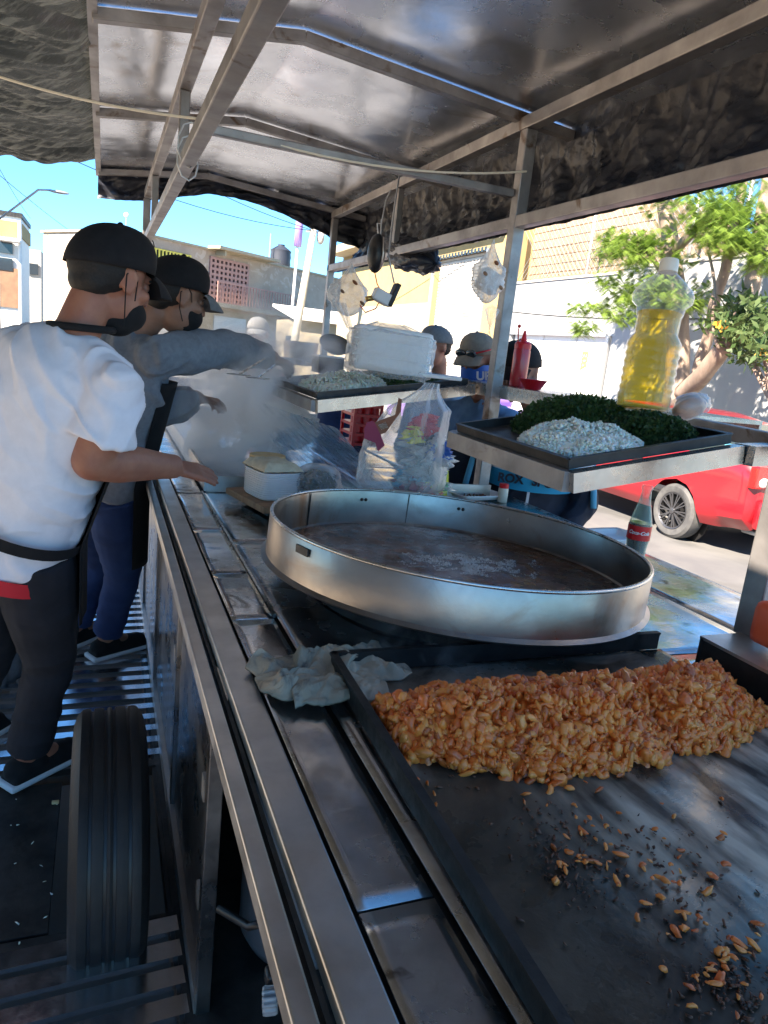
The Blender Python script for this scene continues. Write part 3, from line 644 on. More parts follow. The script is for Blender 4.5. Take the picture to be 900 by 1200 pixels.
MB().box((.94, 2.4, Hc-.035), (1.46, 5.38, .03)).build('counter_base', 'dark_steel', cart)
MB().box((1.685, 2.4, Hc-.03), (.012, 5.4, .05)).build('edge_trim', 'steel', cart)
MB().box((.220, 2.4, Hc-.012), (.046, 5.4, .022)).build('edge_strip', 'steel', cart, bevel=.003)
MB().box((.193, 2.4, Hc-.05), (.006, 5.4, .05)).build('gap_channel', 'dark_steel', cart)
MB().box((.172, 2.4, Hc-.035), (.024, 5.4, .03)).build('front_rail', 'steel', cart, bevel=.003)
# steam table walls beyond the flat counter
MB().box((.352, 3.75, 1.165), (.012, 2.4, .075)).box((.95, 2.556, 1.155), (1.18, .012, .06)).box((.95, 4.95, 1.165), (1.2, .012, .075)).build('tray_wall', 'steel', cart)
MB().box((.37, 2.56, 1.15), (.03, .014, .085)).build('tray_corner', 'steel_bright', cart)
sheet(.36, 1.36, 2.565, 4.94, Hc-.004, 'steam_table', 'counter_steel', .003)
# cabinet doors below the counter
X = .212
for a, b in ((1.26,1.86),(1.90,2.66),(2.70,3.5),(3.54,4.3),(4.34,5.05)):
    nu = 14
    d = MB().grid(lambda u, v: (X+.0025*N3((u*2, a+(b-a)*u*2, v*3), 2), a+(b-a)*u, .34+.70*v), 14, 14, (.012, 0, 0)).build('cabinet_door', 'cabinet_steel', cart, True)
    MB().box((X-.010, (a+b)/2, .99), (.018, .10, .02)).build('handle', 'steel_bright', d)
    for z_ in (.78, .52): MB().box((X-.006, a+.03, z_), (.008, .03, .05)).build('hinge', 'steel', d)
for y in (1.235, 1.88, 2.68, 3.52, 4.32, 5.08): MB().box((X+.004, y, .68), (.03, .032, .80)).build('cabinet_post', 'cabinet_steel', cart, bevel=.002)
MB().box((X, 3.15, 1.06), (.03, 3.86, .04)).box((X, 3.15, .31), (.03, 3.86, .05)).build('cabinet_rail', 'steel', cart)
MB().box((1.6, 2.4, .70), (.02, 5.3, .78)).build('rear_panel', 'dark_steel', cart)
MB().box((.9, 5.08, .70), (1.4, .02, .78)).box((.9, 1.9, .70), (1.36, .015, .76)).build('end_panel', 'dark_steel', cart)
MB().box((.9, 2.4, .26), (1.44, 5.4, .04)).build('chassis_floor', 'dark_steel', cart)
# deck
for k in range(38): MB().box((-.36, 2.24+k*.08, .275), (1.12, .036, .012)).build('deck_slat', 'slat_steel', cart)
for k in range(5): MB().box((-.36, 1.16+k*.075, .275), (1.10, .048, .012), Matrix.Rotation(R_(2), 3, 'Z')).build('deck_slat', 'slat_steel', cart)
MB().box((-.50, 1.83, .272), (.80, .60, .01)).build('deck_plate', 'dark_steel', cart, bevel=.002)
for x in (-.92, .185): MB().box((x, 3.3, .25), (.03, 4.3, .05)).build('deck_rail', 'dark_steel', cart)
for y in (2.175, 5.28, 1.5): MB().box((-.36, y, .262), (1.1, .035, .035)).build('deck_crossbar', 'dark_steel', cart)
# wheel poking through the deck
cw = V(.03, 1.69, .40); A = Matrix.Rotation(R_(90), 3, 'Y')
wh = MB().lathe([(.19,-.072),(.28,-.086),(.302,-.078),(.315,-.066)], cw, 64, A).lathe([(.315,.066),(.302,.078),(.28,.086),(.19,.072)], cw, 64, A).build('wheel', 'rubber', cart, 30)
for x0, x1 in ((-.067,-.045),(-.039,-.013),(-.007,.007),(.013,.039),(.045,.067)): MB().lathe([(.304,x0),(.315,x0+.001),(.317,(x0+x1)/2),(.315,x1-.001),(.304,x1)], cw, 72, A).build('tread_rib', 'rubber', wh, 30)
MB().lathe([(.309,-.066),(.309,.066)], cw, 48, A).build('tread_base', 'black_plastic', wh, True)
MB().lathe([(.01,-.03),(.12,-.03),(.19,-.07),(.19,.07),(.12,.03),(.01,.03)], cw, 32, A).build('rim', 'dark_steel', wh, 30)
# posts and beams
def post(x, y, z0, z1, w=.05, nm='post'): return MB().box((x, y, (z0+z1)/2), (w, w, z1-z0)).build(nm, 'steel_frame', cart, bevel=.004)
def beam(a, b, w=.045, nm='beam'): return MB().bar(a, b, w, w).build(nm, 'steel_frame', cart, bevel=.004)
post(1.507, 2.58, Hc, 2.575); post(1.507, 5.1, Hc, 2.575, .045); post(1.507, 3.88, 2.262, 2.575, .035, 'strut'); post(1.235, .955, 1.2, 2.575, .052); beam((1.2, .955, 2.6), (1.53, .955, 2.6), .045); beam((1.2, .955, 2.238), (1.53, .955, 2.238), .045)
post(.245, 5.1, Hc, 2.49, .045)
beam((1.507, .93, 2.6), (1.507, 5.12, 2.6), .048); beam((1.507, .93, 2.238), (1.507, 5.12, 2.238), .045)
beam((.25, .93, 2.52), (.25, 5.12, 2.52), .045); beam((.25, .93, 2.24), (.25, 5.12, 2.24), .045)
for y in (2.80, 4.35): post(.25, y, 2.264, 2.496, .035, 'strut')
beam((.275, 2.62, 2.345), (1.483, 2.60, 2.345), .03, 'cross_bar'); 
RZ = lambda x: 2.625 + (.095*(x+.04)/.66 if x < .62 else .095 - .085*(x-.62)/1.1)       # underside of the roof sheet
for y in (1.2, 2.64, 3.75, 5.12):
    tr = MB()
    for a, b in ((-.05, .62), (.62, 1.74)):
        tr.bar((a, y, RZ(a)-.022), (b, y, RZ(b)-.022), .04, .035)
    tr.build('roof_truss', 'steel_frame', cart, bevel=.003)
for i, (a, b) in enumerate(((.45,1.75),(1.74,2.65),(2.64,3.76),(3.75,5.2))):
    def f(u, v):
        x = -.05+1.80*u; y = a+(b-a)*v; e = min(v, 1-v)
        w = .012*N3((x*.8, y*1.3, i*5), 1.3) + .0012*N3((x*3, y*3, i), 2) + .003*math.sin(x*7+math.sin(y*2))
        return (x, y, RZ(x) + .004 + .003*min(1, e*6) + w*min(1, e*8) + (i % 2)*.003)
    MB().grid(f, 90, 50).build('roof_sheet', 'roof_steel', cart, True)
# serving shelf along the customers' side
sh = MB().box((1.68, 3.2, 1.597), (.30, 3.3, .012)).box((1.527, 3.2, 1.577), (.010, 3.3, .052)).box((1.835, 3.2, 1.577), (.010, 3.3, .052)).build('shelf', 'steel_bright', cart)
beam((1.507, .9, 1.565), (1.507, 1.50, 1.58), .04, 'shelf_bar'); MB().bar((1.335, 1.155, 1.545), (2.1, 1.30, 1.57), .05, .045).build('shelf_arm', 'steel_bright', cart)
# hook-on tray frames (tilted towards the cook)
def quadframe(P, w, h, name, m_):
    mb = MB()
    for i in range(4): mb.bar(P[i], P[(i+1) % 4], w, h)
    return mb.build(name, m_, cart, bevel=.003)
FR = [V(.885,1.165,1.466), V(.885,1.70,1.474), V(1.33,1.72,1.560), V(1.33,1.165,1.545)]
MB().bar(FR[0]+V(0,-.0,0), FR[1], .03, .042).bar(FR[1], FR[2], .03, .042).build('tray_bracket', 'steel_frame', cart); MB().bar(FR[0], FR[3], .03, .042).build('tray_bracket', 'steel_bright', cart)
FL = [V(.70,2.42,1.475), V(.70,3.2,1.478), V(1.50,3.2,1.57), V(1.50,2.75,1.57)]
MB().bar(FL[0], FL[1], .03, .04).bar(FL[1], FL[2], .03, .04).build('tray_bracket', 'steel_frame', cart); MB().bar(FL[0], FL[3], .03, .045).build('tray_bracket', 'steel_bright', cart)
# black guard and ledge beside the griddle
MB().box((1.105, .60, 1.165), (.008, .70, .075)).box((1.18, .955, 1.165), (.16, .008, .075)).build('splash_guard', 'griddle_rim', cart)
MB().box((1.18, .60, 1.2035), (.16, .72, .006)).build('guard_ledge', 'steel', cart)
# ---------------- tarps
def crinkle(p, a, s, st_=(1, 1)):
    q = Vector((p[0]*st_[0], p[1]*st_[1], p[2]))
    r = 0
    for k in range(4): r += (abs(mn.noise(q*s*(1.9**k)+Vector((k*5.1, 0, 0))))-.2)*(.62**k)
    return a*r
def tarp_r(u, v):
    y = 1.02+4.23*u; k = v
    top = V(1.735, y, 2.665); bot = V(1.55, y, 2.215)
    p = top.lerp(bot, k) + V(.10*math.sin(math.pi*k), 0, -.04*math.sin(math.pi*k))
    e = min(1, k*6)*(1 if k < .85 else (1-k)/.15*.8+.2)
    d = e*(crinkle((y*1.6+k*.25, k*.35, 1), .06, 2.6) + crinkle((y*3-k*.9, k*1.1, 7), .03, 3.5))
    return p + V(d, d*.2, -d*.25)
tag(MB().grid(tarp_r, 300, 70).build('black_tarp', 'black_tarp', smooth=True), 'rolled crinkled black plastic tarp hung under the right eave', 'tarp')
def tarp_l(u, v):
    x = -.03-2.9*u**1.5; y = -1.2+(6.1-.45*u)*v
    a_ = math.radians(30); xx = x*math.cos(a_)+y*math.sin(a_); yy = -x*math.sin(a_)+y*math.cos(a_)
    w_ = .35*N3((xx*1.5, yy*1.5, 3), 1.5)
    d = -.07*abs(N3((xx*1.3+w_, yy*5+w_*3, 2), 1.2))-.035*abs(N3((xx*2.0+w_, yy*13+w_*6, 4), 1.2))+.03
    d2 = -.022*abs(N3((xx*5+w_*3, yy*26+w_*8, 5), 1.1))
    k = min(1, u*14)**1.3
    return V(x, y, 2.655-.38*u - .04*math.sin(u*9) + (d+d2)*k)
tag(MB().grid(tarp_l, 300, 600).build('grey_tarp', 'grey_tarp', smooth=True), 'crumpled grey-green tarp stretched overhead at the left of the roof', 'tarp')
def tarp_f(u, v):
    x = -.05+1.85*u; 
    z = RZ(x)+.01 - v*(.13+.05*math.sin(u*7+1)+.05*u)
    return V(x, 5.2+.05*N3((x*4, v*2, 1), 2)+.02*N3((x*12, v*4, 1), 2), z)
tag(MB().grid(tarp_f, 120, 16).build('tarp_valance', 'black_tarp', smooth=True), 'dark tarp strip sagging from the far end of the roof', 'tarp')
def tarp_b(u, v):
    a = 2*math.pi*u; p = V(1.55, 4.1, 2.30).lerp(V(1.62, 3.55, 2.17), v); r = .10*math.sin(math.pi*min(1, max(.02, v)))**.4
    d = crinkle((a, v*2, 1), .05, 1.5)
    return p + V(math.cos(a)*(r+d), 0, math.sin(a)*(r+d)*.8)
tag(MB().grid(tarp_b, 60, 40).build('tarp_bundle', 'black_tarp', smooth=True), 'bundled end of black tarp sagging below the lower right beam', 'tarp')
MB().box((-.048, 3.15, 2.625), (.03, 4.2, .05)).build('roof_edge_trim', 'steel_frame', cart)
# ---------------- cords
a = at(-30, 80, d=2.3); b = V(.27, 2.62, 2.37)
tag(MB().tube(sag(a, b, .02), .0045, 6).build('white_cord', 'cream'), 'white cord pulled from the left tarp to the cross bar', 'cord')
tag(MB().tube(sag(b, V(1.5, 2.55, 2.42), .06), .004, 6).build('white_cord', 'cream'), 'white cord sagging along the cross bar to the post', 'cord')
lp = [V(.25+.035*math.cos(k*.7), 2.6+.01*k/6, 2.30+.06*math.sin(k*.7)-.004*k) for k in range(22)]
tag(MB().tube(lp, .003, 5).build('wire_loop', 'galvanised'), 'thin wire wound round the lower left beam', 'wire')
lp = [V(.245+.05*math.cos(k*.5), 5.06, 2.2+.06*math.sin(k*.5)) for k in range(14)]
tag(MB().tube(lp, .004, 5).build('wire_loop', 'cable'), 'dark wire loop on the far left post', 'wire')
# ---------------- griddle
gr = thing('griddle', 'large blackened flat griddle with low rim in the foreground', 'griddle', (.73, .5, 1.13))
q0, q1 = V(.352, .05, 0), V(.386, 1.06, 0)
def gz(x, y): return 1.137 + .0015*N3((x, y, 0), 3)
def gf(u, v):
    y = .05+1.0*v; x0 = .355+(.386-.355)*v; x = x0+(1.098-x0)*u; return V(x, y, gz(x, y)+.0006*N3((x, y, 5), 14))
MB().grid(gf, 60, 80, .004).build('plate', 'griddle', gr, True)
MB().bar((.348, .05, 1.150), (.379, 1.062, 1.150), .008, .034).bar((.375, 1.064, 1.150), (1.10, 1.064, 1.150), .008, .034).bar((.375,1.064,1.168),(1.1,1.064,1.168),.012,.004).bar((.346, .05, 1.168), (.377, 1.066, 1.168), .013, .004).build('rim', 'griddle_rim', gr)
# ---------------- the big pan
PN = V(.041, .006, 1).normalized(); PB = V(.802, 1.458, 1.18)
PRot = V(0,0,1).rotation_difference(PN).to_matrix()
pan = thing('round_pan', 'huge round shallow steel pan steaming on the counter', 'pan', PB)
MB().lathe([(.462,.002),(.466,.006),(.455,.012),(.4535,.10),(.452,.103)], PB, 128, PRot).lathe([(.448,.103),(.447,.10),(.446,.010),(.44,.006)], PB, 128, PRot).build('side_wall', 'pan_steel', pan, 40)
MB().tube([PB+PRot@V(.45*math.cos(a*math.pi/64), .45*math.sin(a*math.pi/64), .104) for a in range(129)], .0045, 8).build('rolled_rim', 'steel_bright', pan, True)
MB().lathe([(.0,.004),(.2,.003),(.40,.004),(.45,.006)], PB, 96, PRot).build('bottom', 'pan_floor', pan, True)
MB().lathe([(.45,-.001),(.44,-.004),(.0,-.004)], PB, 64, PRot).build('underside', 'griddle_rim', pan, True)
for a in (R_(100), R_(190), R_(60)):
    for s in (0, .03):
        c = PB+PRot@V(.4455*math.cos(a+s), .4455*math.sin(a+s), .075); MB().ell(c, (.005, .005, .005)).build('rivet', 'dark_steel', pan, True)
for a in (82, 128): 
    a = R_(a); MB().bar(PB+PRot@V(.4445*math.cos(a), .4445*math.sin(a), .01), PB+PRot@V(.4445*math.cos(a), .4445*math.sin(a), .1), .003, .002).build('seam', 'dark_steel', pan)
a = R_(197); MB().bar(PB+PRot@V(.457*math.cos(a), .457*math.sin(a), .082), PB+PRot@V(.457*math.cos(a+.09), .457*math.sin(a+.09), .082), .004, .016).build('handle_bracket', 'dark_steel', pan)
MB().lathe([(.33,0),(.345,.0),(.345,.045),(.33,.045)], (PB.x, PB.y, 1.128), 48).build('burner_ring', 'griddle_rim', pan, 30)
# crust and fat in the pan
def fl(u, v):
    a = 2*math.pi*u; r = .44*v; x, y = r*math.cos(a), r*math.sin(a)
    h = .003+.003*N3((x, y, 1), 12)+.003*N3((x, y, 4), 30)
    return PB+PRot@V(x, y, h+ (.006 if r < .4 else .0))
tag(MB().grid(fl, 120, 40).build('frying_fat', 'pan_floor', smooth=True), 'dark greasy fat crust covering the bottom of the big pan', 'frying fat', kind='stuff')
# ---------------- food piles made of many bits
def ico(sub=1):
    bm = bmesh.new(); bmesh.ops.create_icosphere(bm, subdivisions=sub, radius=1); v = np.array([list(x.co) for x in bm.verts]); bm.verts.index_update(); f = [[q.index for q in x.verts] for x in bm.faces]; bm.free(); return v, np.array(f)
def bits(name, mat_, pts, size, aspect=(1,.6,.4), base=None, jit=.3, spread=.4, sub=1, parent=None, flat=0, shape='ico'):
    if shape == 'ico': bv, bf = ico(sub)
    else:
        bv = np.array([[x, y, z] for x in (-1,1) for y in (-1,1) for z in (-1,1)], float); bf = np.array([(0,1,3,2),(4,6,7,5),(0,4,5,1),(2,3,7,6),(0,2,6,4),(1,5,7,3)])
    var = [bv*(1+rng.normal(size=(len(bv), 1))*jit)+rng.normal(size=bv.shape)*jit*.35 for _ in range(8)]
    if sub > 1: var = [bv*(1+np.array([.5*mn.noise(Vector(p)*1.35+Vector((k*7.3, k, 0)))+.22*mn.noise(Vector(p)*3.1+Vector((k*3.3, 5, k))) for p in bv]))[:, None] for k in range(16)]
    if shape == 'ico':
        for k in range(len(var)): var[k] = np.c_[var[k][:,0], var[k][:,1]+.28*np.sin(var[k][:,0]*1.7+k)*(.5+.1*k), var[k][:,2]]
    vs = []; fs = []; n = 0
    for p in pts:
        s = size*min(1.75, math.exp(rng.normal()*spread*.75)); b = var[rng.integers(len(var))]*np.array(aspect)*s*rng.uniform(.8, 1.2, 3)
        e = Euler((rng.normal()*(.5 if flat else 1.2), rng.normal()*(.35 if flat else 1.2), rng.uniform(0, 6.28))).to_matrix()
        vs.append(b@np.array(e).T+p); fs.append(bf+n); n += len(bv)
    me = bpy.data.meshes.new(name); VV = np.concatenate(vs).astype('f'); FF = np.concatenate(fs).astype('i'); k_ = FF.shape[1]
    me.vertices.add(len(VV)); me.vertices.foreach_set('co', VV.ravel()); me.loops.add(FF.size); me.loops.foreach_set('vertex_index', FF.ravel())
    me.polygons.add(len(FF)); me.polygons.foreach_set('loop_start', np.arange(0, FF.size, k_, dtype='i')); me.update(calc_edges=True); me.materials.append(M[mat_])
    if shape == 'ico': me.shade_smooth()
    return link(name, me, parent)
def pile_pts(inside, h, x0, x1, y0, y1, n, zf):
    P = []
    while len(P) < n:
        x, y = rng.uniform(x0, x1), rng.uniform(y0, y1); k = inside(x, y)
        if k > 0: P.append((x, y, zf(x, y)+h(x, y, k)*rng.uniform(.75, 1.0)))
    return np.array(P)
def meat_in(x, y):      # >0 inside; roughly distance to the edge in metres
    t_ = (x-.392)/(1.075-.392)
    if t_ < 0 or t_ > 1: return -1
    lo = .775-.10*min(1, t_*4) + .03*t_ + .045*max(0, t_-.75)*4 + .026*N3((x, 0, 0), 14)+.014*N3((x, y, 2), 45); hi = .95-.02*t_+.015*N3((x, 5, 0), 12) - .04*max(0, .12-t_)*8
    e = .14*math.sqrt(max(0, t_*(1-t_)))*2
    return min(y-lo, hi-y, e)
mh = lambda x, y, k: .056*min(1, k/.085)**.6*max(.35, 1+.55*N3((x, y, 0), 12)+.45*N3((x, y, 3), 30))
fz = lambda x, y: 1.137
pm = MB().grid(lambda u, v: (lambda x, y: V(x, y, 1.130+(mh(x, y, meat_in(x, y)) if meat_in(x, y) > 0 else 0)))(.35+.75*u, .62+.36*v), 90, 50)
P1 = pile_pts(meat_in, mh, .36, 1.08, .62, .98, 4000, fz); P2 = pile_pts(meat_in, mh, .36, 1.08, .62, .98, 900, fz)
mo = bits('chopped_meat', 'meat', P1, .0064, (1.2,.85,.62), jit=.14, sub=2, spread=.6)
bits('meat_shreds', 'meat', P2, .0060, (1.7,.6,.45), sub=2, spread=.4, parent=mo)
tag(mo, 'heaped chopped orange meat spread across the back of the griddle', 'chopped meat', kind='stuff')
md = MB().grid(lambda u, v: (lambda x, y: V(x, y, 1.1375+(mh(x, y, meat_in(x, y))*.80 if meat_in(x, y) > .014 else -.006)))(.35+.75*u, .62+.36*v), 110, 60)
md.f = [f for f in md.f if max(md.v[i][2] for i in f) > 1.14]; md = md.build('pile_core', 'meat', mo, True)
# loose scraps
sc_ = []
for (x, y, r, n) in ((690, 990, 32, 40), (665, 1010, 25, 30), (770, 1010, 45, 35), (800, 1050, 40, 22), (860, 1130, 40, 45), (835, 1160, 30, 25), (640, 935, 30, 12), (740, 970, 50, 12), (690, 915, 40, 14), (850, 960, 50, 8), (560, 1110, 6, 2), (500, 925, 25, 14), (760, 1060, 50, 8)):
    for _ in range(n):
        a = rng.normal(size=2)*r*.6; p = at(x+a[0], y+a[1], z=1.141)
        if .37 < p.x < 1.09: sc_.append(tuple(p))
sc_ = np.array(sc_)
tag(bits('meat_scraps', 'meat', sc_[::2], .0036, (1.3,.65,.45), flat=1, sub=2), 'small orange meat scraps scattered over the bare griddle', 'meat scraps', kind='stuff')
ch = []
for (x, y, r, n) in ((655, 1000, 40, 160), (690, 1020, 40, 150), (800, 1040, 60, 160), (850, 1150, 50, 260), (620, 960, 40, 80), (760, 1000, 40, 80), (540, 905, 30, 50), (880, 1180, 40, 90)):
    for _ in range(n):
        a = rng.normal(size=2)*r*.6; p = at(x+a[0], y+a[1], z=1.139)
        if .37 < p.x < 1.09: ch.append(tuple(p))
tag(bits('burnt_crumbs', 'char', np.array(ch)[::2], .0021, (1.2,.7,.4), flat=1), 'dark burnt crumbs stuck on the griddle surface', 'burnt crumbs', kind='stuff')
fp = []
for _ in range(9000):
    a = rng.uniform(0, 6.28); r = rng.uniform(0, 1)**.5
    if N3((r*math.cos(a)*3, r*math.sin(a)*3, 4), 1.6) < -.02+.5*(r-.6): continue
    p = V(.05+.21*r*math.cos(a)*(1+.2*math.sin(3*a)), .02+.13*r*math.sin(a)*(1+.2*math.cos(2*a)), 0)
    p = PB+PRot@V(p.x*1.0+.02, p.y, .014+.006*(1-r)*rng.uniform(0, 1)-.008); fp.append(tuple(p))
tag(bits('fat_crumbs', 'fat', np.array(fp), .0026, (1.3,.8,.5), sub=1), 'pale fatty crumbs heaped in the middle of the big pan', 'crumbs', kind='stuff')
# ---------------- trays with onion and herbs
def tray_frame(F):
    ux = (F[3]-F[0]); uy = (F[1]-F[0]); n = ux.cross(uy).normalized(); return ux, uy, n
def make_tray(F, label, lx=(.02,.98), ly=(.03,.97), dep=.02):
    ux, uy, n = tray_frame(F); 
    if n.z < 0: n = -n
    Q = lambda u, v, h=0: F[0]+ux*u+uy*v+n*(.024+h)
    t = thing('food_tray', label, 'tray', Q(.5, .5))
    MB().grid(lambda u, v: Q(lx[0]+(lx[1]-lx[0])*u, ly[0]+(ly[1]-ly[0])*v), 4, 4, .002).build('bottom', 'dark_steel', t)
    mb = MB(); c = [(lx[0], ly[0]), (lx[1], ly[0]), (lx[1], ly[1]), (lx[0], ly[1])]
    for i in range(4):
        a, b = c[i], c[(i+1) % 4]; mb.bar(Q(*a, dep/2), Q(*b, dep/2), .003, dep, up=n); mb.bar(Q(*a, dep), Q(*b, dep), .012, .003, up=n)
    mb.build('rim', 'dark_steel' , t); return Q
QR = make_tray(FR, 'steel tray of diced onion and chopped herbs below the oil bottle')
QL = make_tray(FL, 'steel tray of diced onion and herbs below the foam boxes')
def heap(Q, u0, u1, v0, v1, h, n, nm, mat_, size, label, shape='cube', aspect=(1,.8,.6), pw=.6, frond=False):
    P = []
    for _ in range(n):
        a = rng.uniform(0, 6.28); r = rng.uniform(0, 1)**.5; u = (u0+u1)/2+(u1-u0)/2*r*math.cos(a)*(1+.15*N3((a*2, 0, u0))); v = (v0+v1)/2+(v1-v0)/2*r*math.sin(a)
        P.append(tuple(Q(u, v, .004+h*(1-r**2)**pw*rng.uniform(.72, 1)*(1+.6*N3((u*9, v*9, 1), 1.3)))))
    o = bits(nm, mat_, np.array(P), size, aspect, jit=.15 if shape != 'ico' else .3, shape=shape); tag(o, label, nm.replace('_', ' '), kind='stuff')
    core = MB().grid(lambda a, r: Q((u0+u1)/2+(u1-u0)/2*r*math.cos(a*6.2832), (v0+v1)/2+(v1-v0)/2*r*math.sin(a*6.2832), .002+h*.8*(1-r*r)**pw), 40, 12).build('heap_core', mat_, o, True)
heap(QR, .06, .62, .04, .66, .042, 4200, 'diced_onion', 'onion', .0031, 'white diced onion heaped at the near end of the right tray')
heap(QL, .05, .52, .05, .75, .05, 2200, 'diced_onion', 'onion', .0042, 'white diced onion heaped in the left tray in the steam')
def herbheap(Q, regs, n, label):
    cl = []
    vs = []; fs = []
    for (u0, u1, v0, v1, h) in regs:
        for _ in range(n):
            a = rng.uniform(0, 6.28); r = rng.uniform(0, 1)**.5; p = Q((u0+u1)/2+(u1-u0)/2*r*math.cos(a), (v0+v1)/2+(v1-v0)/2*r*math.sin(a), .004+h*(1-r*r)**.5*rng.uniform(.6, 1.05))
            a_ = Vector(rng.normal(size=3)).normalized(); b_ = a_.cross(Vector(rng.normal(size=3))).normalized(); L = rng.uniform(.006, .013); k = len(vs)
            vs += [p, p+a_*L*.5+b_*L*.4, p+a_*L, p+a_*L*.5-b_*L*.4]; fs.append((k, k+1, k+2, k+3))
    me = bpy.data.meshes.new('chopped_herbs'); me.from_pydata([tuple(x) for x in vs], [], fs); me.materials.append(M['herb']); o = link('chopped_herbs', me); tag(o, label, 'chopped herbs', kind='stuff')
    cm = MB()
    for (u0, u1, v0, v1, h) in regs: cm.grid(lambda a, r: Q((u0+u1)/2+(u1-u0)/2*r*math.cos(a*6.2832), (v0+v1)/2+(v1-v0)/2*r*math.sin(a*6.2832), .002+h*.8*(1-r*r)**.5), 30, 10)
    cm.build('heap_core', 'herb', o, True)
herbheap(QR, [(.25, .97, .45, .97, .075), (.55, .98, .1, .6, .05)], 5500, 'dark green chopped herbs piled under the oil bottle')
herbheap(QL, [(.4, .95, .1, .9, .04)], 3500, 'dark green chopped herbs beside the foam boxes')
# ================================================================ THINGS ON THE CART
# oil bottle, tilted with the tray
def frame_for(axis, ref=(1,0,0)):
    z = Vector(axis).normalized(); x = (Vector(ref)-z*Vector(ref).dot(z)).normalized(); y = z.cross(x); return Matrix((x, y, z)).transposed()
ob = at(752, 480, d=1.79); ob_top = at(785, 306, d=1.75)
oaxis = (ob_top-ob).normalized(); RO = frame_for(oaxis); hO = (ob_top-ob).length; k = hO/.38
t = thing('oil_bottle', 'big clear bottle two thirds full of yellow cooking oil', 'bottle', ob)
def facet(prof, c, rot, n, depth=.0): return MB().lathe(prof, c, n, rot)
outer = [(.058,0),(.066,.004),(.068,.03)]
for i in range(6): z = .035+i*.022; outer += [(.068,z),(.0655,z+.006),(.0655,z+.010),(.068,z+.016)]
outer += [(.067,.172),(.060,.184),(.054,.192),(.054,.235),(.058,.245),(.060,.262),(.074,.275),(.076,.292),(.070,.305),(.045,.330),(.022,.350),(.019,.355)]
outer = [(r*k, z*k) for r, z in outer]
MB().lathe(outer, ob, 40, RO).build('bottle_shell', 'clear_plastic', t, True)
inner = [(max(0, r-.0025*k), z+.002*k) for r, z in outer if z < .262*k]; lv = inner[-1][1]
MB().lathe([(0,.003*k)]+inner+[(0, lv)], ob, 40, RO).build('oil', 'oil', t, 35)
MB().lathe([(.0,.385*k),(.021*k,.384*k),(.0235*k,.375*k),(.0235*k,.352*k),(.0,.352*k)], ob, 32, RO).build('cap', 'cream', t, 35)
# bagged bread
c = at(808, 478, d=1.78); RB = frame_for(oaxis) @ Matrix.Rotation(R_(-22), 3, 'Y')
t = thing('bread_roll_bag', 'bag of pinkish bread rolls lying beside the oil bottle', 'bread bag', c)
mb = MB().ell((0,0,0), (.052,.03,.026)).ell((.018,.02,.006), (.04,.03,.024)).ell((-.012,-.012,.008), (.045,.022,.022))
mb.v = [tuple(RB@Vector(p)+c) for p in mb.v]; remeshed(mb, 'rolls', 'bread', .003, 4, t)
mb = MB().grid(lambda u, v: RB@(V((.06+.012*N3((u*4, v*3, 0), 3))*math.sin(math.pi*v)*math.cos(6.2832*u), (.04+.01*N3((u*4, v*3, 4), 3))*math.sin(math.pi*v)*math.sin(6.2832*u), .034*math.cos(math.pi*v)+.004))+c, 40, 20); mb.build('bag', 'clear_plastic', t, True)
# squeeze bottle, red dish on the shelf
sz = 1.604
t = thing('sauce_bottle', 'tall red squeeze bottle standing against the post', 'squeeze bottle', (1.635, 2.61, sz))
c = V(1.635, 2.61, sz)
MB().lathe([(0,0),(.034,0),(.0355,.004),(.0355,.15),(.033,.158),(.033,.16)], c, 32).build('bottle_body', 'red_clear', t, True)
MB().lathe([(0,.003),(.032,.003),(.033,.11),(0,.11)], c, 24).build('sauce', 'sauce', t, 30)
MB().lathe([(.035,.158),(.035,.178),(.028,.186),(.014,.19),(.009,.21),(.004,.232),(0,.234)], c, 32).build('spout_cap', 'red_plastic', t, 30)
MB().tube([c+V(0,0,.18)+V(-.026,0,0), c+V(-.033,0,.23), c+V(-.031,0,.245)], .003, 6).ell(c+V(-.031,0,.248), .0075).build('spout_plug', 'red_plastic', t, True)
c = V(1.60, 2.44, sz)
t = thing('dish', 'small red fluted plastic dish on the serving shelf', 'dish', c)
n = 48; mb = MB()
prof = [(.030,0),(.034,.004),(.052,.036),(.060,.038),(.060,.0395),(.051,.038),(.032,.006),(0,.005)]
vs = []; 
for (r, z) in prof:
    for k_ in range(n): a = 2*math.pi*k_/n; q = r*(1+(.035*math.cos(a*24) if .004 < z < .037 else 0)); vs.append(c+V(q*math.cos(a), q*math.sin(a), z))
mb.add(vs, [(i*n+k_, i*n+(k_+1)%n, (i+1)*n+(k_+1)%n, (i+1)*n+k_) for i in range(len(prof)-1) for k_ in range(n)]); mb.build('dish_shell', 'red_plastic', t, True)
t = None
tag(bits('dry_chillies', 'maroon', np.array([tuple(c+V(rng.uniform(-.03,.03), rng.uniform(-.03,.03), .012)) for _ in range(25)]), .006), 'dark chillies inside the small red dish', 'chillies', kind='stuff')
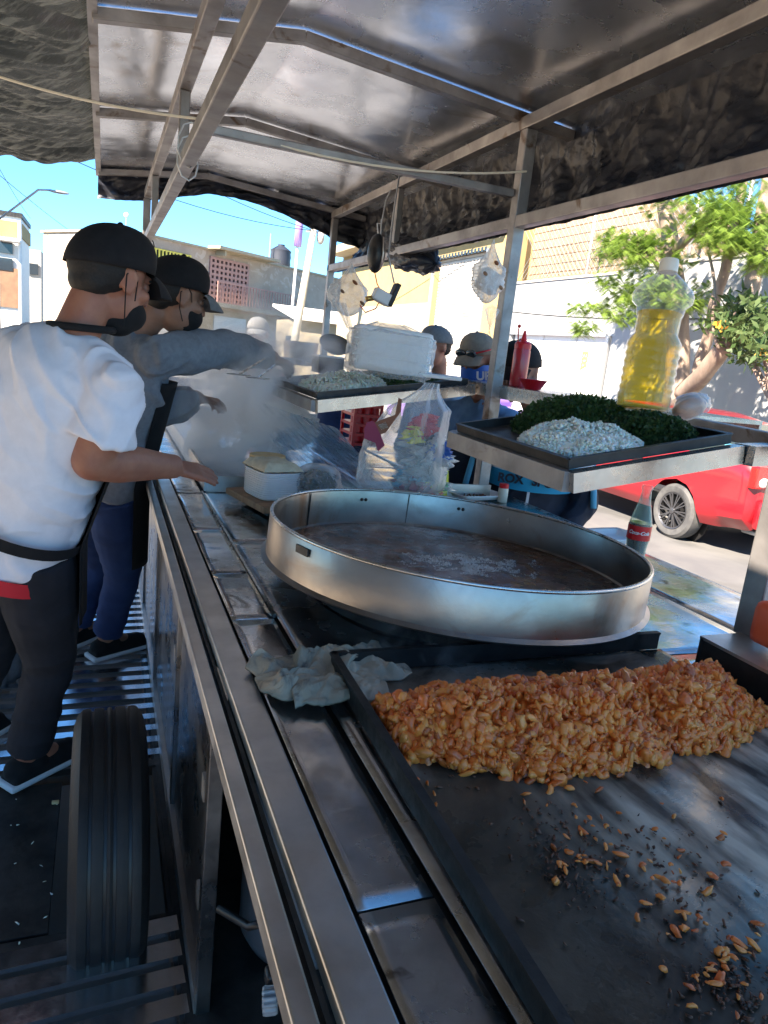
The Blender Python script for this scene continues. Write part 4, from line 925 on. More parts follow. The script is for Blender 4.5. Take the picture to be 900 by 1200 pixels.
# coke bottle
c = V(1.452, 1.552, 1.132); H_ = .262; Rc = Matrix.Rotation(R_(4), 3, 'X')
t = thing('soda_bottle', 'half full glass cola bottle with red label near the pan rim', 'bottle', c)
pr = [(.0,.002),(.028,.0),(.0305,.006),(.0305,.03),(.028,.06),(.0285,.08),(.0325,.105),(.0325,.145),(.031,.155),(.024,.185),(.0165,.215),(.0135,.24),(.0135,.248),(.016,.25),(.016,.258),(.0135,.262),(.011,.262)]
MB().lathe(pr, c, 36).build('glass', 'bottle_glass', t, True)
pi_ = [(max(0, r-.002), z+.001) for r, z in pr if z < .15]; MB().lathe([(0,.002)]+pi_+[(.030,.152),(0,.152)], c, 36).build('cola', 'cola', t, 30)
MB().lathe([(.0331,.104),(.0331,.146)], c, 48).build('label', 'coke_red', t, True)
vdir = (V(0,0,0)-V(c.x, c.y, 0)).normalized(); xr = V(0,0,1).cross(vdir).normalized()
text_mesh('Coca-Cola', .0145, c+vdir*.0337+V(0,0,.126), xr, (0,0,1), 'lettering', 'white_metal', t, .0003, shear=.35, bend=.0337, bold=.0004)
# yellow bottle, salt shaker
c = at(517, 582, z=1.13); c = V(c.x, c.y, 1.13)
t = thing('sauce_bottle', 'yellow sauce bottle with green cap behind the big pan', 'bottle', c)
MB().lathe([(0,0),(.021,0),(.023,.004),(.023,.06),(.021,.085),(.017,.11),(.009,.128)], c, 28).build('bottle_body', 'yellow_plastic', t, True)
MB().lathe([(.012,.124),(.011,.15),(.006,.165),(0,.166)], c, 20).build('cap', 'green_plastic', t, 30)
MB().lathe([(.0234,.028),(.0234,.06)], c, 28).build('label', 'green_plastic', t, True)
MB().ell(c+V(-.010,-.019,.085), (.008,.006,.010)).build('lime_print', 'green_plastic', t, True)
vd = (V(0,0,0)-V(c.x, c.y, 0)).normalized(); text_mesh('Jugo', .013, c+vd*.0238+V(0,0,.044), V(0,0,1).cross(vd), (0,0,1), 'lettering', 'yellow_plastic', t, .0003, bend=.0238, bold=.0004)
c = at(588, 588, z=1.13)
t = thing('salt_shaker', 'small cream shaker with red lid behind the pan rim', 'shaker', c)
MB().lathe([(0,0),(.021,0),(.021,.055),(.019,.062)], c, 24).build('shaker_body', 'cream', t, True); MB().lathe([(.020,.06),(.020,.076),(.018,.078),(0,.078)], c, 24).build('lid', 'red_plastic', t, 30)
# foam trays with salsa / on the edge
def foam_tray(c, ang, sx, sy, label, content=True):
    t = thing('foam_tray', label, 'foam tray', c); Rz = Matrix.Rotation(R_(ang), 3, 'Z')
    def f(u, v):
        x, y = (u*2-1), (v*2-1); e = max(abs(x), abs(y)); z = .022*max(0, (e-.72)/.28); r = 1-.08*(x*x*y*y); return Rz@V(x*sx*r, y*sy*r, z)+Vector(c)
    MB().grid(f, 24, 24, .003).build('tray_shell', 'foam', t, True); return t
c1 = at(555, 582, z=1.134); foam_tray(c1, 12, .12, .085, 'white foam plate with dark scraps behind the pan')
tag(bits('food_scraps', 'char', np.array([tuple(c1+V(rng.uniform(-.05,.04), rng.uniform(-.04,.04), .008)) for _ in range(40)]), .006), 'dark food scraps on the white foam plate', 'food scraps', kind='stuff')
c2 = at(718, 632, z=1.134); foam_tray(c2, 8, .10, .075, 'white foam plate peeking over the pan rim beside the cola bottle')
# plates in a bag on a board
c = V(.535, 2.30, 1.165); Rb = Matrix.Rotation(R_(14), 3, 'Z')
t = thing('cutting_board', 'worn brown wooden board under the plate stack', 'cutting board', c)
MB().box(c+V(.02,.0,-.004), (.24,.30,.022), Rb, .004).build('board', 'wood', t, 30)
MB().box(c+V(.02,.0,-.025), (.16,.2,.02), Rb).build('foot', 'dark_steel', t)
ORD = ['lowest','second lowest','third lowest','fourth lowest','fifth lowest','sixth lowest','sixth from the top','fifth from the top','fourth from the top','third from the top','second from the top','topmost']
for i in range(12):
    z = c.z+.009+i*.0072
    def f(u, v):
        a = 2*math.pi*u; q = (abs(math.cos(a))**5+abs(math.sin(a))**5)**(-1/5); sx, sy = .072, .088
        if v < .6: r, h = v/.6*.93, 0
        else: r, h = .93+(v-.6)/.4*.10, (v-.6)/.4*.012
        p = Rb@V(q*r*sx*math.cos(a), q*r*sy*math.sin(a), 0); return c+p+V(0,0,z-c.z+h)
    o = MB().grid(f, 40, 6, .0022).build('foam_plate', 'foam', smooth=True)
    tag(o, ORD[i]+' white foam plate in the stack on the wooden board' if i < 6 or i == 11 else 'white foam plate '+ORD[i]+' of the stack on the board', 'plate', 'foam plates stacked on the cutting board')
def cf(u, v):
    x, y = u*2-1, v*2-1; e = max(abs(x), abs(y)); z = .012+.028*(1-e**4)+.004*N3((x*2, y*2, 0), 3)
    return c+Rb@V(x*.072, y*.086, 0)+V(0,0,.095+z)
tag(MB().grid(cf, 40, 40, .003).build('folded_cloth', 'cloth_beige', smooth=True), 'beige folded cloth lying over the plate stack', 'cloth')
c3 = V(.575, 2.56, 1.135)
for i in range(12):
    r = .068+.003*rng.normal(); dx, dy = rng.normal(size=2)*.002
    o = MB().lathe([(0,.0076),(r*.6,.0078),(r,.0062),(r*1.01,.003),(r,.0),(0,0)], (c3.x+dx, c3.y+dy, c3.z+.030+i*.009), 28).build('tortilla', 'tortilla', smooth=30)
    tag(o, ORD[i]+' corn tortilla in the stack behind the plates' if i < 6 or i == 11 else 'corn tortilla '+ORD[i]+' of the stack behind the plates', 'tortilla', 'corn tortillas stacked behind the plates')
MB_ = MB().box((c3.x, c3.y, 1.148), (.16, .17, .03), bev=.004); tag(MB_.build('wooden_block', 'wood', smooth=30), 'wooden block carrying the tortilla stack', 'block')
# herb bunch in bag
c = at(372, 566, d=2.40)
t = thing('herb_bag', 'clear bag of green herbs beside the plate stack', 'herb bag', (c.x, c.y, 1.13))
vs = []; fs = []
for _ in range(2600):
    d = rng.normal(size=3); d /= np.linalg.norm(d); p = c+Vector(d*np.array([.062,.07,.05])*rng.uniform(.5, 1)**.4); a_ = Vector(rng.normal(size=3)).normalized(); b_ = a_.cross(Vector(rng.normal(size=3))).normalized(); L = rng.uniform(.006, .016); k_ = len(vs)
    vs += [p, p+a_*L*.5+b_*L*.3, p+a_*L, p+a_*L*.5-b_*L*.3]; fs.append((k_, k_+1, k_+2, k_+3))
me = bpy.data.meshes.new('herbs'); me.from_pydata([tuple(x) for x in vs], [], fs); me.materials.append(M['herb']); link('herbs', me, t)
def bagf(c, rx, ry, rz, neck=0, seed=0, amp=.12, lean=(0,0)):
    def f(u, v):
        a = 6.2832*u; th = math.pi*v; s = math.sin(th)**.7 if v < .999 else 0
        k_ = 1+amp*crinkle((math.cos(a)*1.2+seed, math.sin(a)*1.2, v*2.2), 2.2, 1.6)
        if neck and v < neck: w_ = v/neck; s = s*(.25+.75*w_**1.5) + .10*(1-w_); k_ = 1+amp*.8*math.sin(a*7+seed)*(1-w_*.3)
        return Vector(c)+V(rx*s*k_*math.cos(a)+lean[0]*(1-v), ry*s*k_*math.sin(a)+lean[1]*(1-v), rz*math.cos(th))
    return f
MB().grid(bagf(c, .082, .085, .066, 0, 3), 60, 40).build('bag', 'bag_plastic', t, True)
# kitchen rag
c = at(385, 785, z=1.136)
def ragf(u, v):
    x, y = (u-.5)*.26, (v-.5)*.13; a = R_(8); X_ = x*math.cos(a)-y*math.sin(a); Y_ = x*math.sin(a)+y*math.cos(a)
    h = crinkle((x*9, y*12, 1), .034, 1.0)+crinkle((x*22, y*26, 3), .012, 1.0)+.010*(1-(2*v-1)**2)+.01*math.sin(u*9+v*4)
    return V(c.x+X_+.02*N3((u*3, v*3, 1), 1.3), c.y+Y_+.035*N3((u*4, v*3, 7), 1.3), 1.142+max(0, h)*1.0*min(1, min(u, 1-u, v, 1-v)*9))
rg = thing('rag', 'crumpled grey cleaning rag left between pan and griddle', 'rag', (c.x, c.y, 1.13))
o = MB().grid(ragf, 150, 90, .004).build('cloth', 'rag', rg, True)
c_ = V(c.x-.01, c.y-.075, 0)
MB().grid(lambda u, v: V(c_.x+(u-.5)*.16, c_.y+(v-.5)*.09+.01*N3((u*3, v, 0), 2), 1.140+.018*math.sin(math.pi*min(1, max(0, v)))**.6*(.7+.3*math.sin(3.14*u))+crinkle((u*3, v*2, 4), .012, 1)), 60, 40, .004).build('fold', 'rag', rg, True)
# foam box pack in a clear bag
ct = at(457, 411, d=2.72)
t = thing('foam_box_pack', 'bagged block of white foam food boxes on the left tray', 'foam boxes', ct)
Rf = Matrix.Rotation(R_(-14), 3, 'Z') @ Matrix.Rotation(R_(2), 3, 'Y')
bx = MB().box(ct, (.30, .2, .165), Rf, .022).build('box_stack', 'foam', t, True)
for z_ in (.03,-.03): MB().box(ct+Rf@V(0,0,z_), (.304, .204, .004), Rf, .001).build('box_edge', 'foam', t)
text_mesh('DART', .04, ct+Rf@V(.02,-.1012,.0), Rf@V(1,0,0), Rf@V(0,0,1), 'embossed_mark', 'foam', bx, .001, shear=.2)
mb = MB().grid(lambda u, v: ct+Rf@(lambda a, s: V(math.copysign(abs(math.cos(a))**.5, math.cos(a))*.168*s*(1+.05*N3((u*12, v*5, 1), 2))-.02*(1-s), math.copysign(abs(math.sin(a))**.5, math.sin(a))*.118*s*(1+.08*N3((u*12, v*5, 5), 2)), -.10+.20*v+.01*N3((u*9, v*3, 2), 2)))(6.2832*u, (1 if v < .8 else 1-(v-.8)*3.5)*(1 if v > .06 else .9)), 90, 40)
mb.grid(lambda u, v: ct+Rf@V(-.165-.05*v+.012*math.cos(u*6.28)*(1+v), .03*math.sin(u*6.28)*(1+.4*math.sin(u*31)), .06+.09*v), 40, 12); mb.build('bag', 'bag_plastic', t, True)
# foam lid in front of the pack
c = at(470, 437, d=2.66); t = thing('foam_sheet', 'thin white foam sheet lying before the bagged boxes', 'foam sheet', c)
MB().box(c+V(.10, .02, 0), (.30, .13, .014), Matrix.Rotation(R_(-25), 3, 'Z'), .005).build('sheet', 'foam', t, True)
# tongs and knives on the left tray (pale blue steel)
for i, (x0, y0, x1, y1, l) in enumerate(((280, 439, 310, 420, 'shiny steel spatula held over the left tray edge'), (302, 443, 322, 428, 'second shiny steel spatula by the cook hand'))):
    a, b = at(x0, y0, d=2.45), at(x1, y1, d=2.75)
    t = thing('spatula', l, 'spatula', a); MB().bar(a, b, .006, .004).build('handle', 'steel_bright', t); MB().box(a, (.07, .05, .003), Matrix.Rotation(R_(-30), 3, 'Z')).build('blade', 'steel_bright', t)
# hanging clear rubbish bag
ct = at(478, 520, d=2.28)
t = thing('hanging_bag', 'clear plastic rubbish bag with printed wrappers hanging from the left tray', 'plastic bag', at(500, 452, d=2.28))
def rb_(u, v):
    a = 6.2832*u; hz = .20-.38*v
    if v < .22: s = .16+.5*(v/.22)**1.6
    else: s = .66+.34*math.sin(min(1, (v-.22)/.6)*1.57) if v < .82 else 1-.9*((v-.82)/.18)**3
    pl = 1+(.22*math.sin(a*6+v*3)+.12*math.sin(a*11+1))*max(0, .65-v)+.05*crinkle((math.cos(a), math.sin(a), v*2), 1.5, 1.4)
    return ct+V(.052,0,0)*(1-v)*1.2+V(-.035*math.sin(v*3.1), 0, 0)+V(.155*s*pl*math.cos(a), .09*s*pl*math.sin(a), hz)
MB().grid(rb_, 120, 70).build('bag', 'bag_plastic', t, True)
for (dx, dy, dz, r, m_) in ((.06,-.01,-.12,.05,'clear_plastic'),(.09,.0,-.06,.045,'white_bag'),(.07,.01,.0,.04,'white_bag'),(.03,.0,-.15,.035,'maroon'),(.055,.0,.06,.03,'red_plastic'),(.02,.0,.03,.022,'yellow_plastic'),(.11,-.02,-.02,.028,'print_blue'),(.11,.0,-.14,.025,'yellow_plastic'),(.085,.01,.02,.025,'cap_cloth'),(.015,.01,-.12,.025,'light_blue'),(.1,.0,-.16,.025,'red_plastic')):
    MB().grid(bagf(ct+V(dx, dy, dz), r, r*.6, r*1.4, 0, dx*50, 1.3), 50, 34).build('wrapper', m_, t, True)
# print on the bag: maroon block and brown strip, on the bag's front face
def printq(pts, m_, nm): 
    P = [at(x, y, d=2.17) for x, y in pts]; n_ = -CF*.0008; MB().add(P+[p-n_ for p in P], [tuple(range(len(P))), tuple(range(2*len(P)-1, len(P)-1, -1))]).build(nm, m_, t)
printq([(427,502),(430,495),(436,493),(441,497),(451,522),(443,529),(440,519),(427,514)], 'maroon', 'print'); printq([(439,495),(463,486),(467,466),(471,468),(470,482),(452,507),(446,509)], 'print_brown', 'print')
printq([(443,498),(452,494),(455,501),(447,504)], 'cream', 'print')
# plastic film covering things behind plates
def film(u, v):
    p0 = at(300+95*u, 470+32*u+ (0), d=3.0-.35*u); p1 = at(345+125*u, 562+18*u, d=2.75-.1*u)
    p = p0.lerp(p1, v); return p+V(0, .05*math.sin(v*3.1), 0)+CF*-(.05*crinkle((u*6-v*3, v*1.2, 1), 1, 1.3))
tag(MB().grid(film, 110, 60).build('plastic_film', 'film_plastic', smooth=True), 'bluish crinkled plastic film sheltering the counter behind the plates', 'plastic film')
c = at(325, 500, d=3.25)
tag(MB().grid(bagf(c, .17, .13, .11, 0, 8, .25), 60, 40).build('covered_basket', 'white_bag', smooth=True), 'basket wrapped in white plastic in the steam', 'basket')
c = at(310, 450, d=4.3); tag(MB().lathe([(0,-.1),(.09,-.1),(.13,.09),(.12,.09),(.085,-.09),(0,-.09)], c, 24).build('orange_bucket', 'orange_plastic', smooth=30), 'orange plastic bucket seen through the steam', 'bucket')
# drinks crate, green bottle, blue barrel behind
c = at(424, 486, d=3.6); t = thing('drinks_crate', 'red crate of bottled drinks under the left tray', 'crate', c)
for i in range(6): MB().box(c+V(0, 0, -.14+i*.048), (.15, .2, .014)).build('slat', 'red_plastic', t)
for sx in (-1, 1):
    for sy in (-1, 1): MB().box(c+V(sx*.07, sy*.095, -.02), (.014, .014, .29)).build('corner', 'red_plastic', t)
for i in range(3): MB().lathe([(.03,-.13),(.03,.05),(.012,.11),(.012,.15),(0,.15)], c+V(-.045+i*.045, -.05, 0), 12).build('bottle', 'coke_red', t, True)
c = at(436, 500, d=3.9); t = thing('green_bottle', 'green glass bottle standing behind the hanging bag', 'bottle', c)
MB().lathe([(0,-.1),(.032,-.1),(.034,0),(.03,.06),(.014,.13),(.013,.17),(0,.17)], c, 20).build('glass', 'green_glass', t, True); MB().lathe([(.0345,-.06),(.0345,0)], c, 20).build('label', 'white_paint', t, True)
c = at(402, 500, d=4.4); t = thing('blue_barrel', 'dark blue plastic barrel behind the left tray', 'barrel', (c.x, c.y, 0))
MB().lathe([(0,.5),(.16,.5),(.17,.6),(.165,.75),(.17,.9),(.165,1.3),(.15,1.33),(0,1.33)], (c.x, c.y, 0), 24).build('barrel_body', 'blue_jeans', t, True); MB().lathe([(.172,.7),(.178,.72),(.172,.74)], (c.x, c.y, 0), 24).build('hoop', 'blue_jeans', t, True)
# pots at the far end of the shelf
c = at(352, 415, d=4.6); t = thing('cooking_pot', 'dull steel pot at the far end of the shelf', 'pot', c)
MB().lathe([(0,-.07),(.10,-.07),(.115,.08),(.11,.08),(.095,-.06),(0,-.06)], c, 28).build('pot_body', 'pan_steel', t, 30)
c = at(392, 408, d=4.2); t = thing('black_pan', 'black frying pan leaning above a dark box behind the foam boxes', 'pan', c)
MB().lathe([(0,0),(.07,0),(.10,.03),(.096,.03),(.066,.006),(0,.006)], c, 28, Matrix.Rotation(R_(35), 3, 'X')).build('pan_body', 'dark_steel', t, 30); MB().bar(c+V(.09,0,.01), c+V(.2,.02,.03), .02, .01).build('handle', 'black_plastic', t)
c = at(384, 428, d=4.0); t = thing('metal_box', 'dark metal box on the far tray beside the black pan', 'box', c)
MB().box(c, (.15,.14,.09), None, .004).build('box_body', 'dark_steel', t, 30); MB().box(c+V(0,0,.048), (.16,.15,.01), None, .003).build('lid', 'steel', t, 30)
c = at(320, 421, d=4.2); t = thing('steel_tray', 'shallow steel tray at the far end above the steam', 'tray', c)
MB().box(c+V(.1,.1,-.01), (.42,.3,.006)).box(c+V(.1,-.05,.0), (.42,.008,.03)).box(c+V(-.11,.1,.0), (.008,.3,.03)).box(c+V(.31,.1,.0), (.008,.3,.03)).box(c+V(.1,.25,0), (.42,.008,.03)).build('tray_body', 'steel_bright', t)
# hanging bags
def hangbag(px_, py_, d, rx, rz, label, box=None, prints=True):
    c = at(px_, py_, d=d); t = thing('hanging_bag', label, 'plastic bag', c+V(0,0,rz*1.8))
    def f(u, v):
        a = 6.2832*u; s = math.sin(math.pi*min(1, max(0, v)))**.6; zz = rz*(1-2*v); n_ = .18
        if v < .3: s = s*(n_+(1-n_)*(v/.3)**1.2)
        pl = 1+.18*math.sin(a*5)*(1-v)+.15*crinkle((math.cos(a)+d, math.sin(a), v*2), 2, 1.7)
        return c+V(rx*s*pl*math.cos(a), rx*.6*s*pl*math.sin(a), zz + (.45*rz*(1-v/.25) if v < .25 else 0))
    MB().grid(f, 60, 50).build('bag', 'white_bag', t, True)
    if box: MB().box(c+V(0,0,-rz*.15), (box, box*.7, box*1.0), Matrix.Rotation(R_(20), 3, 'Y'), .008).build('napkin_pack', 'cap_light', t, True)
    if prints:
        for (a, b, m_) in ((-.55,.1,'orange_wall'),(.1,.75,'print_brown'),(.6,-.5,'orange_wall')):
            q = c+V(rx*a, -rx*.50, rz*b*.7); MB().ell(q, (rx*.17, rx*.12, rz*.07), Matrix.Rotation(R_(35), 3, 'Y')).build('print', m_, t, True)
    return t
hangbag(573, 325, 2.42, .058, .088, 'white bag with a grey carton hanging on the post', .072)
hangbag(409, 345, 3.6, .10, .11, 'round white printed bag hanging from the lower beam')
c = at(575, 375, d=2.42); tag(MB().grid(lambda u, v: c+V((.03-.04*v)*(u-.5)*2, .006*math.sin(u*6), .05-.09*v-.03*abs(u-.5)), 14, 14).build('bag_tail', 'white_bag', smooth=True), 'twisted white plastic strip under the carton bag', 'plastic strip')
# hanging speaker / lamp
c = at(441, 297, d=3.25); t = thing('hanging_speaker', 'black oval device hanging by a wire loop under the roof', 'speaker', c)
MB().ell(c, (.042,.05,.088)).build('shell', 'black_plastic', t, True)
MB().tube([c+V(.012,-.045,.07), c+V(.014,-.052,0), c+V(.012,-.045,-.07)], .004, 6).build('seam_trim', 'steel', t, True)
MB().tube([c+V(0,0,.08), c+V(-.01,0,.13), at(447, 262, d=3.25), at(452, 235, d=3.25), at(458, 222, d=3.25)], .003, 6).tube([c+V(.012,0,.08), c+V(.008,0,.15), at(447, 262, d=3.25)], .003, 6).build('wire', 'galvanised', t)
MB().tube([c+V(0,0,-.08), at(442, 333, d=3.25), at(449, 345, d=3.25), at(440, 362, d=3.22), at(428, 366, d=3.2), at(422, 358, d=3.2)], .0025, 6).build('cable', 'red_plastic', t, True)
c2_ = at(447, 348, d=3.22); t = thing('hanging_plug', 'white adapter with black plug hanging on a grey cable', 'adapter', c2_)
Rp = Matrix.Rotation(R_(20), 3, 'Y')
MB().box(c2_, (.085,.05,.055), Rp, .006).build('adapter_body', 'white_metal', t, True); MB().box(c2_+V(.055,0,.015), (.022,.055,.11), Rp, .004).build('plug_strip', 'black_plastic', t, True)
MB().tube([c2_+V(-.04,0,-.01), c2_+V(-.075,0,-.018)], .012, 8).build('plug_tip', 'brass', t, True)
MB().tube([c2_+V(.055,0,.07), at(455, 300, d=3.25), at(461, 250, d=3.27), at(468, 205, d=3.3)], .004, 6).build('cable', 'galvanised', t, True)
# orange plastic jug on the guard ledge
c = V(1.235, .80, 1.207)
c = V(1.185,.862,1.207)
t = thing('orange_jug', 'orange red plastic container at the right edge by the near post', 'container', c)
MB().box(c+V(0,0,.055), (.07,.08,.085), None, .018).build('jug_body', 'orange_plastic', t, True); MB().tube([c+V(-.03,0,.10), c+V(-.03,-.02,.15), c+V(.02,-.02,.15), c+V(.03,0,.11)], .012, 8).build('handle', 'orange_plastic', t, True)
# gas parts below the counter
t = thing('gas_cylinder', 'dark grey gas cylinder in the shade under the counter', 'gas cylinder', (.47, 1.38, .29))
MB().lathe([(0,.29),(.13,.29),(.15,.33),(.15,.62),(.13,.69),(.07,.73),(.03,.75),(0,.75)], (.47, 1.38, 0), 40).build('cylinder_body', 'gas_grey', t, True)
MB().tube([(.47,1.38,.75),(.47,1.38,.80)], .02, 10).build('valve', 'brass', t); MB().lathe([(.09,.72),(.09,.82),(.085,.82)], (.47,1.38,0), 30).build('collar', 'gas_grey', t)
c = at(317, 1172, d=1.22); ax = (CR*.95+CF*.1+CU*.05).normalized(); Rk = frame_for(ax)
t = thing('gas_valve', 'brass gas valve with ribbed clear knob near the bottom edge', 'gas valve', c)
kn = MB(); nk = 48; prof = [(.006,-.014),(.020,-.013),(.0215,-.008),(.0215,.008),(.019,.012),(.006,.013)]
vs = []
for r, z in prof:
    for q in range(nk): a = 6.2832*q/nk; r_ = r*(1+(.09*math.cos(a*12) if r > .015 else 0)); vs.append(Rk@V(r_*math.cos(a), r_*math.sin(a), z)+c)
kn.add(vs, [(i*nk+q, i*nk+(q+1)%nk, (i+1)*nk+(q+1)%nk, (i+1)*nk+q) for i in range(len(prof)-1) for q in range(nk)]); kn.build('knob', 'knob_plastic', t, True)
MB().tube([c+ax*.012, c+ax*.022], .009, 12).tube([c+ax*.022, c+ax*.034], .013, 6).build('nut', 'steel_bright', t); MB().tube([c+ax*.034, c+ax*.09], .011, 14).tube([c+ax*.055-CU*.03, c+ax*.055+CU*.03], .012, 14).build('valve_body', 'brass', t, 40)
MB().box(c+CU*.022+CF*.03, (.03,.03,.03), None, .008).build('bracket', 'black_plastic', t, True); MB().tube([c+ax*.055-CU*.03, c+ax*.04-CU*.2, c-ax*.03-CU*.45], .008, 8).build('hose', 'black_plastic', t, True)
a = at(292, 1086, d=1.35); b = at(330, 1076, d=1.2)
tag(MB().tube([a+V(-.05,.06,0), a, a.lerp(b, .35)], [.008,.008,.008], 10).tube([a.lerp(b, .35), a.lerp(b, .6), b], .003, 8).build('hose_end', 'black_plastic', smooth=True), 'black hose end poking out below the front rail', 'hose')
# grey sack beside the cook
c = at(2, 740, d=2.75)
tag(MB().grid(bagf(c+V(-.05,0,-.06), .13, .12, .22, 0, 5, .12), 50, 50).build('grey_sack', 'sack', smooth=True), 'grey sack standing on the deck at the left edge', 'sack')
# scraps on the plate
P = [tuple(V(rng.uniform(-.6,-.1), rng.uniform(1.45,2.1), .281)) for _ in range(50)]
tag(bits('onion_scraps', 'onion', np.array(P), .004, (1.4,.5,.3), flat=1), 'pale onion scraps fallen on the dark deck plate', 'scraps', kind='stuff')
c = at(65, 940, z=.285); tag(MB().box(c, (.02,.014,.006), None, .002).build('food_bit', 'tortilla', smooth=True), 'yellowish bit of tortilla on the dark deck plate', 'food bit')
c = at(737, 755, z=1.136); tag(MB().ell(c+V(.06,.02,.004), (.006,.005,.005)).build('meat_bit', 'meat', smooth=True), 'single red-brown bit of meat on the clean counter', 'meat bit')
# ================================================================ PEOPLE
def limbpts(a, b, c): return [Vector(a), Vector(b), Vector(c)]
def head_mb(mb, c, f, up=(0,0,1), s=1.0):
    f = Vector(f).normalized(); x = f.cross(Vector(up)).normalized(); u = x.cross(f); R = Matrix((x, f, u)).transposed(); c = Vector(c)
    Q = lambda *p: c+R@(Vector(p)*s)
    mb.ell(Q(0,-.018,.03), (.077*s,.098*s,.092*s), R, 24, 16); mb.ell(Q(0,.028,-.045), (.059*s,.066*s,.072*s), R, 20, 14)
    mb.ell(Q(0,.068,-.094), .023*s); mb.cap_(Q(0,.088,.03), Q(0,.112,-.012), .009*s, .014*s); mb.ell(Q(0,.104,-.018), (.017*s,.013*s,.010*s), R)
    mb.cap_(Q(-.034,.078,.036), Q(.034,.078,.036), .013*s, .013*s); mb.cap_(Q(-.018,.088,-.052), Q(.018,.088,-.052), .009*s, .009*s)
    for e in (-1, 1): 
        mb.ell(Q(e*.042,.062,-.012), (.024*s,.024*s,.02*s), R)
        Re = R @ Matrix.Rotation(R_(-10), 3, 'X') @ Matrix.Rotation(R_(e*-22), 3, 'Z')
        mb.ell(Q(e*.080,-.008,-.002), (.007*s,.020*s,.033*s), Re, 16, 12); mb.ell(Q(e*.083,-.014,.018), (.008*s,.014*s,.014*s), Re); mb.ell(Q(e*.080,-.002,-.028), (.008*s,.008*s,.010*s), Re)
    return R, Q
def hand_mb(mb, w, d, pn, s=1.0, curl=.25, spread=.12, side=1):
    """w wrist, d direction along hand, pn palm normal (out of the palm)"""
    d = Vector(d).normalized(); pn = Vector(pn); pn = (pn-d*pn.dot(d)).normalized(); x = d.cross(pn)*side; w = Vector(w)
    Q = lambda a, b, c: w+(x*a+d*b+pn*c)*s
    for (a0, a1) in ((-.026,-.030),(-.009,-.010),(.009,.010),(.025,.029)): mb.cap_(Q(a0*.7,.012,0), Q(a1,.088,0), .014*s, .0125*s, 10)
    mb.cap_(Q(-.012,.03,.006), Q(.012,.03,.006), .016*s, .016*s, 10)
    L = (.066,.078,.073,.056)
    for i, a in enumerate((-.031,-.0105,.0105,.031)):
        p = Q(a,.090,0); an = 0; sp = a*spread*30*.12
        dirv = Vector((a*2.2*spread*4, 1, 0))
        for k, fr in enumerate((.45,.30,.25)):
            an += curl*(.7 if k == 0 else 1.0)*(1+.15*i); seg = (x*dirv.x*.35+d*math.cos(an)+pn*math.sin(an)).normalized()*L[i]*fr*s
            r0 = (.0093,.0085,.0076)[k]*s; mb.cap_(p, p+seg, r0, r0*.92, 10); p = p+seg
    p = Q(-.026,.022,.004)
    for k, (l_, dv) in enumerate(((.040, (-.5,.85,.3)), (.032, (-.2,.95,.35)), (.026, (.0,.95,.4)))):
        seg = (x*dv[0]+d*dv[1]+pn*dv[2]).normalized()*l_*s; r0 = (.0125,.0105,.0092)[k]*s; mb.cap_(p, p+seg, r0, r0*.9, 10); p = p+seg
